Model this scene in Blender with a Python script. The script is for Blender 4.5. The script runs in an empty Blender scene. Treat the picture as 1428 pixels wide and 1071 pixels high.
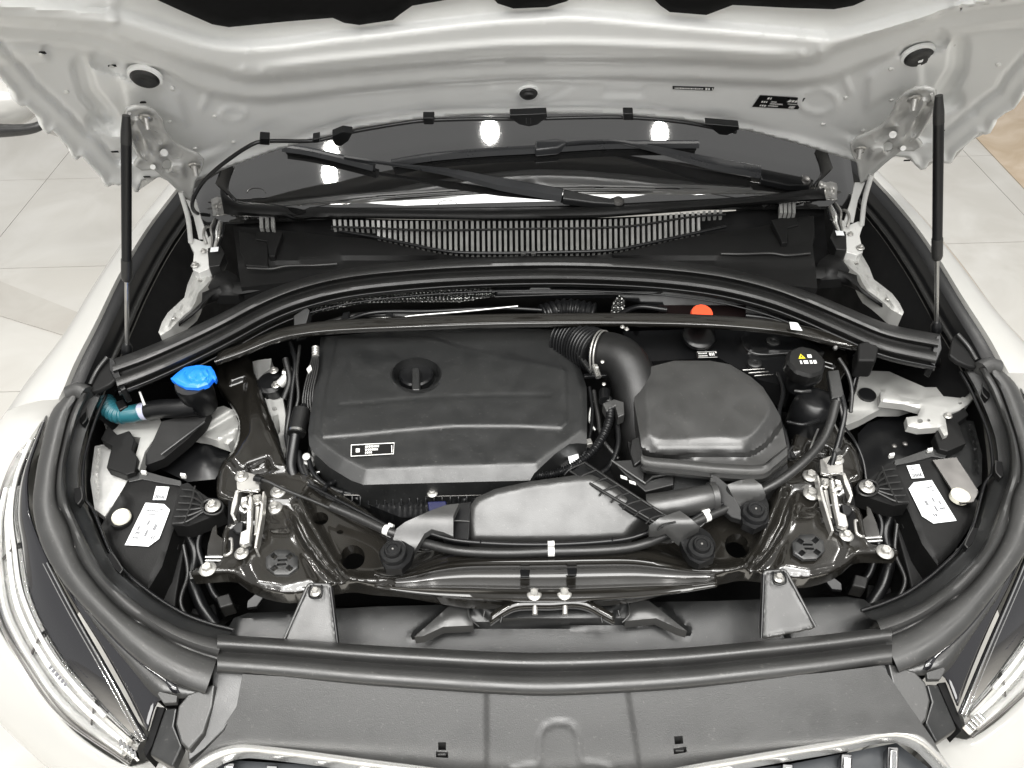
import bpy, bmesh, math, random
import numpy as np
from mathutils import Vector, Matrix
from mathutils.geometry import delaunay_2d_cdt

random.seed(7)
sc = bpy.context.scene
C = sc.collection

# ------------------------------------------------------------------ camera
F, CX, CY = 1073.0, 714.0, 535.5            # focal length and centre in photograph pixels
CAM = Vector((-0.0526, 0.0, 1.85))
PITCH, YAW, ROLL = math.radians(44), 0.0121, -0.0192
fwd = Vector((math.sin(YAW)*math.cos(PITCH), math.cos(YAW)*math.cos(PITCH), -math.sin(PITCH)))
rgt = Vector((math.cos(YAW), -math.sin(YAW), 0)); upv = rgt.cross(fwd)
rgt, upv = math.cos(ROLL)*rgt + math.sin(ROLL)*upv, -math.sin(ROLL)*rgt + math.cos(ROLL)*upv
cd = bpy.data.cameras.new('camera'); cam = bpy.data.objects.new('camera', cd); C.objects.link(cam)
M = Matrix((rgt, upv, -fwd)).transposed().to_4x4(); M.translation = CAM; cam.matrix_world = M
cd.sensor_width = 36; cd.lens = 36*F/1428; cd.clip_start = 0.02; cd.clip_end = 60
sc.camera = cam

# ------------------------------------------------------------------ world, lamps, exposure
w = bpy.data.worlds.new('World'); sc.world = w; w.use_nodes = True
bg = w.node_tree.nodes['Background']
bg.inputs['Color'].default_value = (1.0, 0.995, 0.98, 1); bg.inputs['Strength'].default_value = 0.38
sc.view_settings.view_transform = 'Standard'; sc.view_settings.look = 'None'
sc.view_settings.exposure = 0.22; sc.view_settings.gamma = 1
sc.render.resolution_x, sc.render.resolution_y = 1024, 768
sc.cycles.max_bounces = 8; sc.cycles.use_denoising = True
sc.cycles.sample_clamp_indirect = 6

def lamp(x, y, z, power, size):
    l = bpy.data.lights.new('ceiling_lamp', 'AREA'); l.shape = 'DISK'; l.size = size; l.energy = power
    l.color = (1.0, 0.975, 0.93)
    o = bpy.data.objects.new('ceiling_lamp', l); C.objects.link(o); o.location = (x, y, z)
    return o
LAMPZ = 4.2
for (x, y) in ((-2.4, -1.5), (2.5, -1.4), (-2.6, 0.3), (2.7, 0.35), (-0.8, -0.2), (0.85, -0.15),
               (-2.5, 2.6), (2.6, 2.6)):
    lamp(x, y, LAMPZ, 22, 0.34)
for (x, y) in ((-.21, 1.52), (1.37, 1.56), (-1.74, 1.53), (-1.79, 1.39)):          # small downlights above the windscreen
    lamp(x, y, LAMPZ, 9, 0.15)
# broad ceiling light field over the aisle in front of the car
l = bpy.data.lights.new('ceiling_light_field', 'AREA'); l.shape = 'RECTANGLE'; l.size = 3.4; l.size_y = 4.2; l.energy = 320
l.color = (1.0, 0.988, 0.962)
o = bpy.data.objects.new('ceiling_light_field', l); C.objects.link(o); o.location = (-.15, -1.5, 3.9)

# ------------------------------------------------------------------ helpers
S = 1                                        # +1 builds a side as seen, -1 builds its mirror twin
def p(x, y, z):
    """photograph pixel -> the point of the place at height z on that line of sight"""
    d = fwd + rgt*((x-CX)/F) - upv*((y-CY)/F)
    q = CAM + d*((z-CAM.z)/d.z)
    return Vector((q.x*S, q.y, q.z))
def proj(q):
    v = Vector(q)-CAM; t = v.dot(fwd)
    return (CX+F*v.dot(rgt)/t, CY-F*v.dot(upv)/t)
def mirpx(l, z=.9):
    out = []
    for t in l:
        zz = t[2] if len(t) > 2 else z
        q = p(t[0], t[1], zz); q.x = -q.x; r = proj(q)
        out.append((r[0], r[1]) + tuple(t[2:]))
    return out
# hood: a crowned panel leaning forward over the bay
HA = math.radians(58)
HP = Vector((0, 1.40, 1.19)); HN = Vector((0, -math.sin(HA), -math.cos(HA)))
def H(x, y, off=0.0):
    u = min(1.6, abs((x-745)/480)); off = off + 0.085*u*u
    d = fwd + rgt*((x-CX)/F) - upv*((y-CY)/F)
    t = ((HP + HN*off - CAM).dot(HN))/d.dot(HN)
    q = CAM + d*t
    return Vector((q.x*S, q.y, q.z))

def vec(l):
    return [q if isinstance(q, Vector) else p(*q) for q in l]
def catmull(pts, n, closed=False):
    """resample a polyline of Vectors smoothly to n points"""
    P = [Vector(q) for q in pts]
    if len(P) == 2: return [P[0].lerp(P[1], i/(n-1)) for i in range(n)]
    if closed: ext = [P[-1]] + P + [P[0], P[1]]
    else: ext = [P[0]*2-P[1]] + P + [P[-1]*2-P[-2]]
    dense = []
    segs = len(ext)-3
    for i in range(segs):
        a, b, c, d = ext[i:i+4]
        for k in range(10):
            t = k/10
            dense.append(0.5*((2*b)+(c-a)*t+(2*a-5*b+4*c-d)*t*t+(3*b-a-3*c+d)*t**3))
    dense.append(ext[-2])
    L = [0]
    for i in range(1, len(dense)): L.append(L[-1]+(dense[i]-dense[i-1]).length)
    out = []; j = 0
    m = n if closed else n-1
    for i in range(n):
        s = L[-1]*i/m
        while j < len(L)-2 and L[j+1] < s: j += 1
        f = (s-L[j])/max(1e-9, L[j+1]-L[j])
        out.append(dense[j].lerp(dense[j+1], min(1, max(0, f))))
    return out
def sp2(pts, n, closed=True):
    return [(v.x, v.y) for v in catmull([Vector((a[0], a[1], 0)) for a in pts], n, closed)]

MESHES = []
def link(name, me, mat=None, parent=None, angle=40):
    o = bpy.data.objects.new(name, me); C.objects.link(o)
    if mat is not None and not me.materials: me.materials.append(M_[mat])
    if angle is not None and me.polygons:
        me.shade_smooth(); me.set_sharp_from_angle(angle=math.radians(angle))
    if parent is not None: o.parent = parent
    MESHES.append(o)
    return o
def mk(name, bm, mat, parent=None, angle=40, bevel=0, seg=2, solid=0):
    me = bpy.data.meshes.new(name)
    bmesh.ops.recalc_face_normals(bm, faces=bm.faces[:])
    bm.to_mesh(me); bm.free()
    o = link(name, me, mat, parent, angle)
    if solid:
        md = o.modifiers.new('solid', 'SOLIDIFY'); md.thickness = solid; md.offset = -1
    if bevel:
        md = o.modifiers.new('bevel', 'BEVEL'); md.width = bevel; md.segments = seg; md.limit_method = 'ANGLE'
        md.angle_limit = math.radians(32); md.harden_normals = True
    return o
def thing(name, label, cat, group=None):
    o = bpy.data.objects.new(name, None); C.objects.link(o); o.empty_display_size = 0.05
    return tag(o, label, cat, group)
def tag(o, label, cat, group=None):
    o['label'] = label; o['category'] = cat
    if group: o['group'] = group
    return o
def face_up(bm, view=None):
    """turn an open sheet so that its faces look at the viewer side"""
    bm.normal_update(); s = 0
    for f in bm.faces:
        s += f.normal.dot(view if view else (CAMW-f.calc_center_median()).normalized())*f.calc_area()
    if s < 0: bmesh.ops.reverse_faces(bm, faces=bm.faces[:])
    bm.normal_update()
CAMW = Vector((0, 0, 1.9))

def loft(name, rails, mat, parent=None, n=40, m=3, thick=0, angle=50, closed=False, straight=False):
    R = [catmull(vec(r), n) for r in rails]
    bm = bmesh.new(); cols = []
    for i in range(n):
        across = [R[k][i] for k in range(len(R))]
        if straight:
            row = across
        else:
            row = catmull(across, (len(across)-1)*m+1)
        cols.append([bm.verts.new(q) for q in row])
    for i in range(n-1):
        for j in range(len(cols[0])-1):
            bm.faces.new((cols[i][j], cols[i+1][j], cols[i+1][j+1], cols[i][j+1]))
    bmesh.ops.recalc_face_normals(bm, faces=bm.faces[:])
    face_up(bm)
    me = bpy.data.meshes.new(name); bm.to_mesh(me); bm.free()
    o = link(name, me, mat, parent, angle)
    if thick:
        md = o.modifiers.new('solid', 'SOLIDIFY'); md.thickness = thick; md.offset = -1
    return o
def tube_bm(bm, pts, r, seg=10, n=None, caps=True, smooth=True):
    P = vec(pts)
    if n is None: n = max(2, len(P)*6)
    if len(P) > 2 and smooth: Q = catmull(P, n)
    elif len(P) == 2: Q = [P[0].lerp(P[1], i/(n-1)) for i in range(n)]
    else: Q = P; n = len(P)
    rr = r if callable(r) else (lambda t: r)
    T = (Q[1]-Q[0]).normalized()
    U = T.orthogonal().normalized(); rings = []
    for i in range(n):
        t2 = (Q[min(n-1, i+1)]-Q[max(0, i-1)]).normalized()
        ax = T.cross(t2)
        if ax.length > 1e-7: U = Matrix.Rotation(T.angle(t2), 3, ax.normalized()) @ U
        T = t2; V = T.cross(U)
        rad = rr(i/(n-1))
        rings.append([bm.verts.new(Q[i]+(U*math.cos(a)+V*math.sin(a))*rad) for a in [2*math.pi*k/seg for k in range(seg)]])
    for i in range(n-1):
        for k in range(seg):
            bm.faces.new((rings[i][k], rings[i][(k+1) % seg], rings[i+1][(k+1) % seg], rings[i+1][k]))
    if caps:
        bm.faces.new(rings[0][::-1]); bm.faces.new(rings[-1])
def tube(name, pts, r, mat, parent=None, seg=10, n=None, smooth=True):
    bm = bmesh.new(); tube_bm(bm, pts, r, seg, n, True, smooth)
    return mk(name, bm, mat, parent, 50)
def frame(axis):
    a = Vector(axis).normalized()
    x = a.cross(Vector((0, 1, 0)))
    if x.length < .1: x = a.cross(Vector((1, 0, 0)))
    x.normalize(); y = a.cross(x)
    return Matrix((x, y, a)).transposed()
def lathe(name, loc, axis, prof, mat, parent=None, seg=28, angle=35, star=None):
    """profile [(radius, height)...] turned round axis"""
    loc = loc if isinstance(loc, Vector) else p(*loc)
    Fm = frame(axis); bm = bmesh.new(); rings = []
    for (r, h) in prof:
        ring = []
        for k in range(seg):
            a = 2*math.pi*k/seg; q = r*(star(a) if star else 1)
            ring.append(bm.verts.new(loc + Fm @ Vector((q*math.cos(a), q*math.sin(a), h))))
        rings.append(ring)
    for i in range(len(rings)-1):
        for k in range(seg):
            bm.faces.new((rings[i][k], rings[i][(k+1) % seg], rings[i+1][(k+1) % seg], rings[i+1][k]))
    bm.faces.new(rings[0][::-1]); bm.faces.new(rings[-1])
    return mk(name, bm, mat, parent, angle)
def plate_bm(bm, P, thick, d=Vector((0, 0, -1))):
    top = [bm.verts.new(q) for q in P]; bot = [bm.verts.new(q+d*thick) for q in P]
    n = len(P)
    f1 = bm.faces.new(top); f2 = bm.faces.new(bot[::-1])
    for i in range(n):
        bm.faces.new((top[i], top[(i+1) % n], bot[(i+1) % n], bot[i]))
    return f1, f2
def plate(name, pts, thick, mat, parent=None, bevel=.0012, d=None, sp=0, angle=40, seg=2):
    P = vec(pts)
    if sp: P = catmull(P, sp, True)
    bm = bmesh.new()
    plate_bm(bm, P, thick, Vector((0, 0, -1)) if d is None else Vector(d).normalized())
    if not bevel: bmesh.ops.triangulate(bm, faces=[f for f in bm.faces if len(f.verts) > 4])
    return mk(name, bm, mat, parent, angle, bevel, seg)
def box(name, c, size, mat, parent=None, rot=(0, 0, 0), bevel=.002):
    c = c if isinstance(c, Vector) else p(*c)
    bm = bmesh.new(); bmesh.ops.create_cube(bm, size=1)
    from mathutils import Euler
    m = Matrix.Translation(c) @ Euler(rot).to_matrix().to_4x4() @ Matrix.Diagonal((*size, 1))
    bmesh.ops.transform(bm, matrix=m, verts=bm.verts)
    return mk(name, bm, mat, parent, 40, bevel)

# signed distance helpers (pixel space of the layout drawing)
def sd(X, Y, poly):
    d2 = np.full(X.shape, 1e12); ins = np.zeros(X.shape, bool); n = len(poly)
    for i in range(n):
        x1, y1 = poly[i][:2]; x2, y2 = poly[(i+1) % n][:2]
        dx, dy = x2-x1, y2-y1
        t = np.clip(((X-x1)*dx+(Y-y1)*dy)/(dx*dx+dy*dy+1e-9), 0, 1)
        d2 = np.minimum(d2, (X-x1-t*dx)**2+(Y-y1-t*dy)**2)
        if y1 != y2:
            c = ((y1 > Y) != (y2 > Y)) & (X < (x2-x1)*(Y-y1)/(y2-y1)+x1)
            ins ^= c
    d = np.sqrt(d2)
    return np.where(ins, d, -d)
def ld(X, Y, line):
    d2 = np.full(X.shape, 1e12)
    for i in range(len(line)-1):
        x1, y1 = line[i][:2]; x2, y2 = line[i+1][:2]; dx, dy = x2-x1, y2-y1
        t = np.clip(((X-x1)*dx+(Y-y1)*dy)/(dx*dx+dy*dy+1e-9), 0, 1)
        d2 = np.minimum(d2, (X-x1-t*dx)**2+(Y-y1-t*dy)**2)
    return np.sqrt(d2)
def ss(a, b, x):
    t = np.clip((x-a)/(b-a), 0, 1); return t*t*(3-2*t)
def ridge(X, Y, line, h, wd): return h*np.exp(-(ld(X, Y, line)/wd)**2)
def plateau(X, Y, poly, h, a=-3, b=3): return h*ss(a, b, sd(X, Y, poly))
def interp(line):
    d = catmull([Vector((q[0], q[1], 0)) for q in line], len(line)*10)
    xs = [q.x for q in d]; ys = [q.y for q in d]
    return lambda X: np.interp(X, xs, ys)
def offset_line(ln, of):
    if of == 0: return [q[:2] for q in ln]
    out = []; n = len(ln); closed = ln[0][:2] == ln[-1][:2]
    for i in range(n):
        a = ln[i-1] if i > 0 else (ln[-2] if closed else ln[0]); b = ln[i+1] if i < n-1 else (ln[1] if closed else ln[-1])
        dx, dy = b[0]-a[0], b[1]-a[1]; L = math.hypot(dx, dy)+1e-9
        out.append((ln[i][0]-dy/L*of, ln[i][1]+dx/L*of))
    return out
def sheet(name, outline, mat, parent, zf, holes=(), step=8, skirt=0, thick=0, pr=None, angle=40, skirt_dir=None, relax=0, lines=()):
    """a pressed panel: outline and holes in the layout drawing, height (or hood offset) zf(X, Y)"""
    pr = pr or p
    V = []; E = []; loops = [list(outline)] + [list(h) for h in holes]
    for lp in loops:
        pts = []
        for i in range(len(lp)):
            a = lp[i]; b = lp[(i+1) % len(lp)]
            L = math.hypot(b[0]-a[0], b[1]-a[1]); k = max(1, int(round(L/step)))
            for t in range(k): pts.append((a[0]+(b[0]-a[0])*t/k, a[1]+(b[1]-a[1])*t/k))
        s0 = len(V); V += pts
        E += [(s0+i, s0+(i+1) % len(pts)) for i in range(len(pts))]
    xs = [q[0] for q in outline]; ys = [q[1] for q in outline]
    gx, gy = np.meshgrid(np.arange(min(xs), max(xs), step), np.arange(min(ys), max(ys), step))
    gx = gx + (np.arange(gx.shape[0]) % 2)[:, None]*step*.5
    gx, gy = gx.ravel(), gy.ravel()
    ok = sd(gx, gy, outline) > step*.45
    for h in holes: ok &= sd(gx, gy, h) < -step*.45
    for ln, offs in lines:                                # press lines the mesh has to follow
        for of in offs:
            pl = offset_line(ln, of)
            pts = []
            for a, b in zip(pl, pl[1:]):
                L = math.hypot(b[0]-a[0], b[1]-a[1]); k = max(1, int(round(L/(step*1.1))))
                pts += [(a[0]+(b[0]-a[0])*t/k, a[1]+(b[1]-a[1])*t/k) for t in range(k)]
            pts.append(pl[-1])
            P_ = np.array(pts); keep = sd(P_[:, 0], P_[:, 1], outline) > 1.0
            for h in holes: keep &= sd(P_[:, 0], P_[:, 1], h) < -1.0
            run = []
            for q, kq in zip(pts, keep):
                if kq:
                    V.append(q)
                    if run: E.append((len(V)-2, len(V)-1))
                    run.append(1)
                else: run = []
            ok &= ld(gx, gy, pl) > step*.5
    V += list(zip(gx[ok].tolist(), gy[ok].tolist()))
    v2, e2, f2 = delaunay_2d_cdt([Vector(q) for q in V], E, [], 0, 1e-4)[:3]
    X = np.array([q.x for q in v2]); Y = np.array([q.y for q in v2])
    Z = np.broadcast_to(zf(X, Y), X.shape)
    cx = np.array([sum(X[i] for i in f)/3 for f in f2]); cy = np.array([sum(Y[i] for i in f)/3 for f in f2])
    ok = sd(cx, cy, outline) > 0
    for h in holes: ok &= sd(cx, cy, h) < 0
    bm = bmesh.new()
    vs = [bm.verts.new(pr(float(X[i]), float(Y[i]), float(Z[i]))) for i in range(len(X))]
    for f, k in zip(f2, ok):
        if k:
            try: bm.faces.new([vs[i] for i in f])
            except ValueError: pass
    loose = [v for v in bm.verts if not v.link_faces]
    bmesh.ops.delete(bm, geom=loose, context='VERTS')
    bmesh.ops.recalc_face_normals(bm, faces=bm.faces[:])
    face_up(bm)
    inn = [v for v in bm.verts if not v.is_boundary]
    for _ in range(relax): bmesh.ops.smooth_vert(bm, verts=inn, factor=.5, use_axis_x=True, use_axis_y=True, use_axis_z=True)
    if skirt:
        be = [e for e in bm.edges if e.is_boundary]
        g = bmesh.ops.extrude_edge_only(bm, edges=be)['geom']
        d = Vector(skirt_dir) if skirt_dir else Vector((0, 0, -1))
        for v in g:
            if isinstance(v, bmesh.types.BMVert): v.co += d*skirt
        bmesh.ops.recalc_face_normals(bm, faces=bm.faces[:])
        face_up(bm)
    me = bpy.data.meshes.new(name); bm.to_mesh(me); bm.free()
    o = link(name, me, mat, parent, angle)
    if thick:
        md = o.modifiers.new('solid', 'SOLIDIFY'); md.thickness = thick; md.offset = -1
    return o
def ell(cx, cy, rx, ry, n=24, rot=0):
    c, s = math.cos(rot), math.sin(rot)
    return [(cx+rx*math.cos(a)*c-ry*math.sin(a)*s, cy+rx*math.cos(a)*s+ry*math.sin(a)*c) for a in [2*math.pi*i/n for i in range(n)]]

# ------------------------------------------------------------------ materials
M_ = {}
def mat(name, col, rough=.5, metal=0, spec=.5, coat=0, bump=0, bscale=400, var=.15, vscale=6, rvar=.12, ior=None, trans=0, coat_rough=.05, dust=0):
    m = bpy.data.materials.new(name); m.use_nodes = True; nt = m.node_tree; b = nt.nodes['Principled BSDF']
    tc = nt.nodes.new('ShaderNodeTexCoord'); geo = nt.nodes.new('ShaderNodeNewGeometry')
    n1 = nt.nodes.new('ShaderNodeTexNoise'); n1.inputs['Scale'].default_value = vscale; n1.inputs['Detail'].default_value = 5
    nt.links.new(geo.outputs['Position'], n1.inputs['Vector'])
    mr = nt.nodes.new('ShaderNodeMapRange'); mr.inputs['From Min'].default_value = .3; mr.inputs['From Max'].default_value = .7
    mr.inputs['To Min'].default_value = 1-var; mr.inputs['To Max'].default_value = 1+var
    nt.links.new(n1.outputs['Fac'], mr.inputs['Value'])
    mx = nt.nodes.new('ShaderNodeVectorMath'); mx.operation = 'SCALE'; mx.inputs[0].default_value = col
    nt.links.new(mr.outputs['Result'], mx.inputs['Scale'])
    if dust:                                     # scattered dust specks and faint handling marks
        nd = nt.nodes.new('ShaderNodeTexNoise'); nd.inputs['Scale'].default_value = 210; nd.inputs['Detail'].default_value = 2
        nb = nt.nodes.new('ShaderNodeTexNoise'); nb.inputs['Scale'].default_value = 9; nb.inputs['Detail'].default_value = 4
        for q in (nd, nb): nt.links.new(geo.outputs['Position'], q.inputs['Vector'])
        r1 = nt.nodes.new('ShaderNodeMapRange'); r1.inputs['From Min'].default_value = .66; r1.inputs['From Max'].default_value = .74; r1.inputs['To Max'].default_value = .24*dust
        r2 = nt.nodes.new('ShaderNodeMapRange'); r2.inputs['From Min'].default_value = .45; r2.inputs['From Max'].default_value = .75; r2.inputs['To Max'].default_value = .03*dust
        nt.links.new(nd.outputs['Fac'], r1.inputs['Value']); nt.links.new(nb.outputs['Fac'], r2.inputs['Value'])
        ad = nt.nodes.new('ShaderNodeMath'); ad.operation = 'ADD'; nt.links.new(r1.outputs[0], ad.inputs[0]); nt.links.new(r2.outputs[0], ad.inputs[1])
        mc = nt.nodes.new('ShaderNodeMix'); mc.data_type = 'RGBA'; mc.inputs[7].default_value = (.22, .215, .20, 1)
        nt.links.new(ad.outputs[0], mc.inputs[0]); nt.links.new(mx.outputs['Vector'], mc.inputs[6]); nt.links.new(mc.outputs[2], b.inputs['Base Color'])
        rvar = .22
    else: nt.links.new(mx.outputs['Vector'], b.inputs['Base Color'])
    b.inputs['Metallic'].default_value = metal; b.inputs['Specular IOR Level'].default_value = spec
    n2 = nt.nodes.new('ShaderNodeTexNoise'); n2.inputs['Scale'].default_value = 28; n2.inputs['Detail'].default_value = 6
    nt.links.new(geo.outputs['Position'], n2.inputs['Vector'])
    m2 = nt.nodes.new('ShaderNodeMapRange'); m2.inputs['From Min'].default_value = .3; m2.inputs['From Max'].default_value = .7
    m2.inputs['To Min'].default_value = max(.02, rough*(1-rvar)); m2.inputs['To Max'].default_value = min(1, rough*(1+rvar))
    nt.links.new(n2.outputs['Fac'], m2.inputs['Value']); nt.links.new(m2.outputs['Result'], b.inputs['Roughness'])
    if coat:
        b.inputs['Coat Weight'].default_value = coat; b.inputs['Coat Roughness'].default_value = coat_rough
    if ior: b.inputs['IOR'].default_value = ior
    if trans: b.inputs['Transmission Weight'].default_value = trans
    if bump:
        n3 = nt.nodes.new('ShaderNodeTexNoise'); n3.inputs['Scale'].default_value = bscale; n3.inputs['Detail'].default_value = 3
        nt.links.new(geo.outputs['Position'], n3.inputs['Vector'])
        bp = nt.nodes.new('ShaderNodeBump'); bp.inputs['Strength'].default_value = bump; bp.inputs['Distance'].default_value = .001
        nt.links.new(n3.outputs['Fac'], bp.inputs['Height']); nt.links.new(bp.outputs['Normal'], b.inputs['Normal'])
    M_[name] = m
    return m
mat('white_paint', (.415, .411, .392), .22, coat=.6, var=.03, vscale=3)
mat('inner_paint', (.80, .808, .798), .33, coat=.25, var=.04, vscale=5, bump=.05, bscale=90)
mat('seam_sealer', (.62, .62, .60), .5, var=.06)
mat('gloss_black', (.0125, .0115, .0098), .17, spec=.6, coat=.8, var=.2, rvar=.3, coat_rough=.07)
mat('piano_black', (.012, .012, .014), .07, spec=.6, coat=.8, var=.1)
mat('cover_plastic', (.0105, .011, .0112), .41, spec=.85, dust=.5, bump=.25, bscale=900, var=.08)
mat('duct_plastic', (.026, .026, .0255), .38, spec=.95, dust=.5, bump=.2, bscale=700, var=.10)
mat('grey_plastic', (.032, .032, .0315), .41, spec=.95, dust=.6, bump=.25, bscale=800, var=.10)
mat('black_plastic', (.006, .006, .006), .44, spec=.5, bump=.3, bscale=600, var=.2)
mat('satin_black', (.0055, .0057, .0062), .33, spec=.45, var=.2, bump=.1, bscale=300)
mat('rubber', (.012, .012, .0118), .40, spec=.6, dust=.5, bump=.2, bscale=700, var=.12)
mat('seal_rubber', (.026, .026, .0255), .40, spec=.9, dust=.7, bump=.15, bscale=500, var=.12)
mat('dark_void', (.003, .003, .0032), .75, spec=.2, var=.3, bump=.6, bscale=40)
mat('zinc', (.78, .77, .74), .27, metal=1, var=.06, vscale=30, rvar=.35)
mat('pale_zinc', (.50, .492, .47), .36, metal=.8, var=.08, vscale=25, rvar=.3)
mat('steel', (.55, .55, .54), .3, metal=1, var=.1, vscale=20)
mat('dark_steel', (.16, .155, .15), .33, metal=.9, var=.2, vscale=20)
mat('cast_alloy', (.58, .58, .565), .48, metal=.35, var=.14, vscale=18, bump=.5, bscale=120)
mat('chrome', (.88, .88, .88), .08, metal=1, var=.03)
mat('satin_chrome', (.86, .855, .83), .24, metal=.85, var=.03)
mat('blue_plastic', (.016, .20, .85), .34, spec=.5, var=.08)
mat('red_plastic', (.83, .085, .03), .38, spec=.5, var=.06)
mat('red_reflection_tint', (.010, .006, .006), .35, var=.2)  # dark plastic tinted red: the red cap's reflection put into the colour
mat('teal_hose', (.016, .10, .125), .33, spec=.6, var=.2, vscale=40)
mat('lilac_collar', (.42, .43, .55), .35, var=.1)
mat('navy_plastic', (.004, .006, .05), .35, var=.2)
mat('sticker_white', (.80, .82, .83), .38, var=.02)
mat('sticker_black', (.008, .008, .008), .3, var=.1)
mat('print_black', (.03, .03, .03), .5, var=.1)
mat('print_grey', (.10, .10, .11), .5, var=.1)
mat('print_white', (.78, .78, .76), .5, var=.03)
mat('yellow_print', (.75, .62, .02), .45, var=.05)
mat('cream_plug', (.72, .70, .60), .38, var=.05)
mat('tape_white', (.66, .66, .64), .45, var=.03)
mat('windscreen', (.012, .012, .012), .03, spec=.5, var=.05, rvar=.1, ior=2.6)
mat('wiper_black', (.022, .023, .025), .30, spec=.7, var=.1)
mat('grille_dark', (.035, .038, .042), .35, var=.1)
mat('lamp_bezel', (.90, .90, .89), .26, metal=1, var=.1, vscale=30)
m = mat('lens', (.95, .95, .95), .02, trans=1, ior=1.45, var=.01)
mat('grout', (.50, .48, .44), .6, var=.1)
mat('mirror_black', (.02, .02, .02), .35, var=.3, vscale=60)
def tile_mat(name, a, b, scale):
    m = mat(name, a, .16, spec=.5, var=.02)
    nt = m.node_tree; bs = nt.nodes['Principled BSDF']; geo = [n for n in nt.nodes if n.type == 'NEW_GEOMETRY'][0]
    n = nt.nodes.new('ShaderNodeTexNoise'); n.inputs['Scale'].default_value = scale; n.inputs['Detail'].default_value = 8; n.inputs['Distortion'].default_value = 1.6
    nt.links.new(geo.outputs['Position'], n.inputs['Vector'])
    r = nt.nodes.new('ShaderNodeValToRGB'); r.color_ramp.elements[0].position = .35; r.color_ramp.elements[1].position = .68
    r.color_ramp.elements[0].color = (*a, 1); r.color_ramp.elements[1].color = (*b, 1)
    nt.links.new(n.outputs['Fac'], r.inputs['Fac']); nt.links.new(r.outputs['Color'], bs.inputs['Base Color'])
tile_mat('cream_tile', (.50, .485, .45), (.58, .57, .54), 2.2)
tile_mat('grey_tile', (.44, .42, .385), (.50, .485, .45), 2.5)
tile_mat('brown_tile', (.46, .36, .25), (.60, .50, .39), 3.5)

# shared bolt: flange, hex head, dimple
def bolt_mesh():
    bm = bmesh.new()
    def ring(r, h, n, rot=0): return [bm.verts.new((r*math.cos(2*math.pi*k/n+rot), r*math.sin(2*math.pi*k/n+rot), h)) for k in range(n)]
    rs = [ring(1, 0, 24), ring(1, .12, 24), ring(.93, .2, 24), ring(.66, .3, 24)]
    for a, b in zip(rs, rs[1:]):
        for k in range(24): bm.faces.new((a[k], a[(k+1) % 24], b[(k+1) % 24], b[k]))
    bm.faces.new(rs[-1]); bm.faces.new(rs[0][::-1])
    hx = [ring(.58, .28, 6), ring(.58, .72, 6), ring(.50, .80, 6), ring(.30, .80, 6), ring(.26, .70, 6)]
    for a, b in zip(hx, hx[1:]):
        for k in range(6): bm.faces.new((a[k], a[(k+1) % 6], b[(k+1) % 6], b[k]))
    bm.faces.new(hx[-1])
    me = bpy.data.meshes.new('bolt'); bmesh.ops.recalc_face_normals(bm, faces=bm.faces[:]); bm.to_mesh(me); bm.free()
    me.materials.append(M_['pale_zinc']); me.shade_smooth(); me.set_sharp_from_angle(angle=math.radians(35))
    return me
BOLT = bolt_mesh()
def bolt(loc, r, parent, axis=(0, 0, 1), rot=0):
    o = bpy.data.objects.new('bolt', BOLT); C.objects.link(o)
    o.matrix_world = Matrix.Translation(vec([loc])[0]) @ frame(axis).to_4x4() @ Matrix.Rotation(rot, 4, 'Z') @ Matrix.Scale(r, 4)
    o.parent = parent
    return o
# flat print: little bars of lettering on a sticker given by its corners (a->b along a line of text, a->c downwards)
def prints(name, a, b, c, rows, mat_, parent, lift=.0006, bar=False):
    """rows: (u0, u1, v, height, gap) in sticker fractions"""
    bm = bmesh.new(); U = b-a; V = c-a; N = U.cross(V).normalized()
    if N.dot(CAMW-a) < 0: N = -N
    for (u0, u1, v, h, g) in rows:
        u = u0
        while u < u1:
            wd = g*random.uniform(.5, 1.1)
            e = min(u1, u+wd)
            q = [a+U*u+V*v, a+U*e+V*v, a+U*e+V*(v+h), a+U*u+V*(v+h)]
            bm.faces.new([bm.verts.new(x+N*lift) for x in q])
            u = e+g*.35
    return mk(name, bm, mat_, parent, None)

mat('tower_metal', (.40, .40, .385), .42, metal=.3, var=.12, vscale=14, bump=.2, bscale=120)
mat('slat_lit_grey', (.16, .16, .155), .38, spec=.8, var=.2, vscale=40)  # slats lightened: the light they reflect is put into the base colour
mat('hinge_white_shaded', (.52, .52, .505), .3, coat=.3, var=.06)  # body white darkened, so the hinges' shade sits in the colour
mat('matte_black', (.0055, .0055, .0055), .55, spec=.26, bump=.3, bscale=600, var=.2)
# ================================================================== SETTING: showroom floor
def quad(name, x0, x1, y0, y1, z, mat_, parent=None, t=.004):
    bm = bmesh.new()
    plate_bm(bm, [Vector((x0, y0, z)), Vector((x1, y0, z)), Vector((x1, y1, z)), Vector((x0, y1, z))], t)
    return mk(name, bm, mat_, parent, 30)
fl = quad('floor', -9, 9, -5, 13, -.004, 'grout', None, .05); fl['kind'] = 'structure'
TS, TX, g = .745, 1.5, .0018
bm = bmesh.new(); hx, hy = TX/2-g, TS/2-g
plate_bm(bm, [Vector((-hx, -hy, 0)), Vector((hx, -hy, 0)), Vector((hx, hy, 0)), Vector((-hx, hy, 0))], .004)
tile_me = bpy.data.meshes.new('tile'); bmesh.ops.recalc_face_normals(bm, faces=bm.faces[:]); bm.to_mesh(tile_me); bm.free()
tile_me.materials.append(M_['cream_tile'])
for i in range(-3, 4):
    for j in range(-2, 9):
        o = bpy.data.objects.new('tile', tile_me); C.objects.link(o)
        o.location = (i*TX, 1.945+(j+.5)*TS, .001+random.uniform(0, .0006)); o.parent = fl
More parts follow.
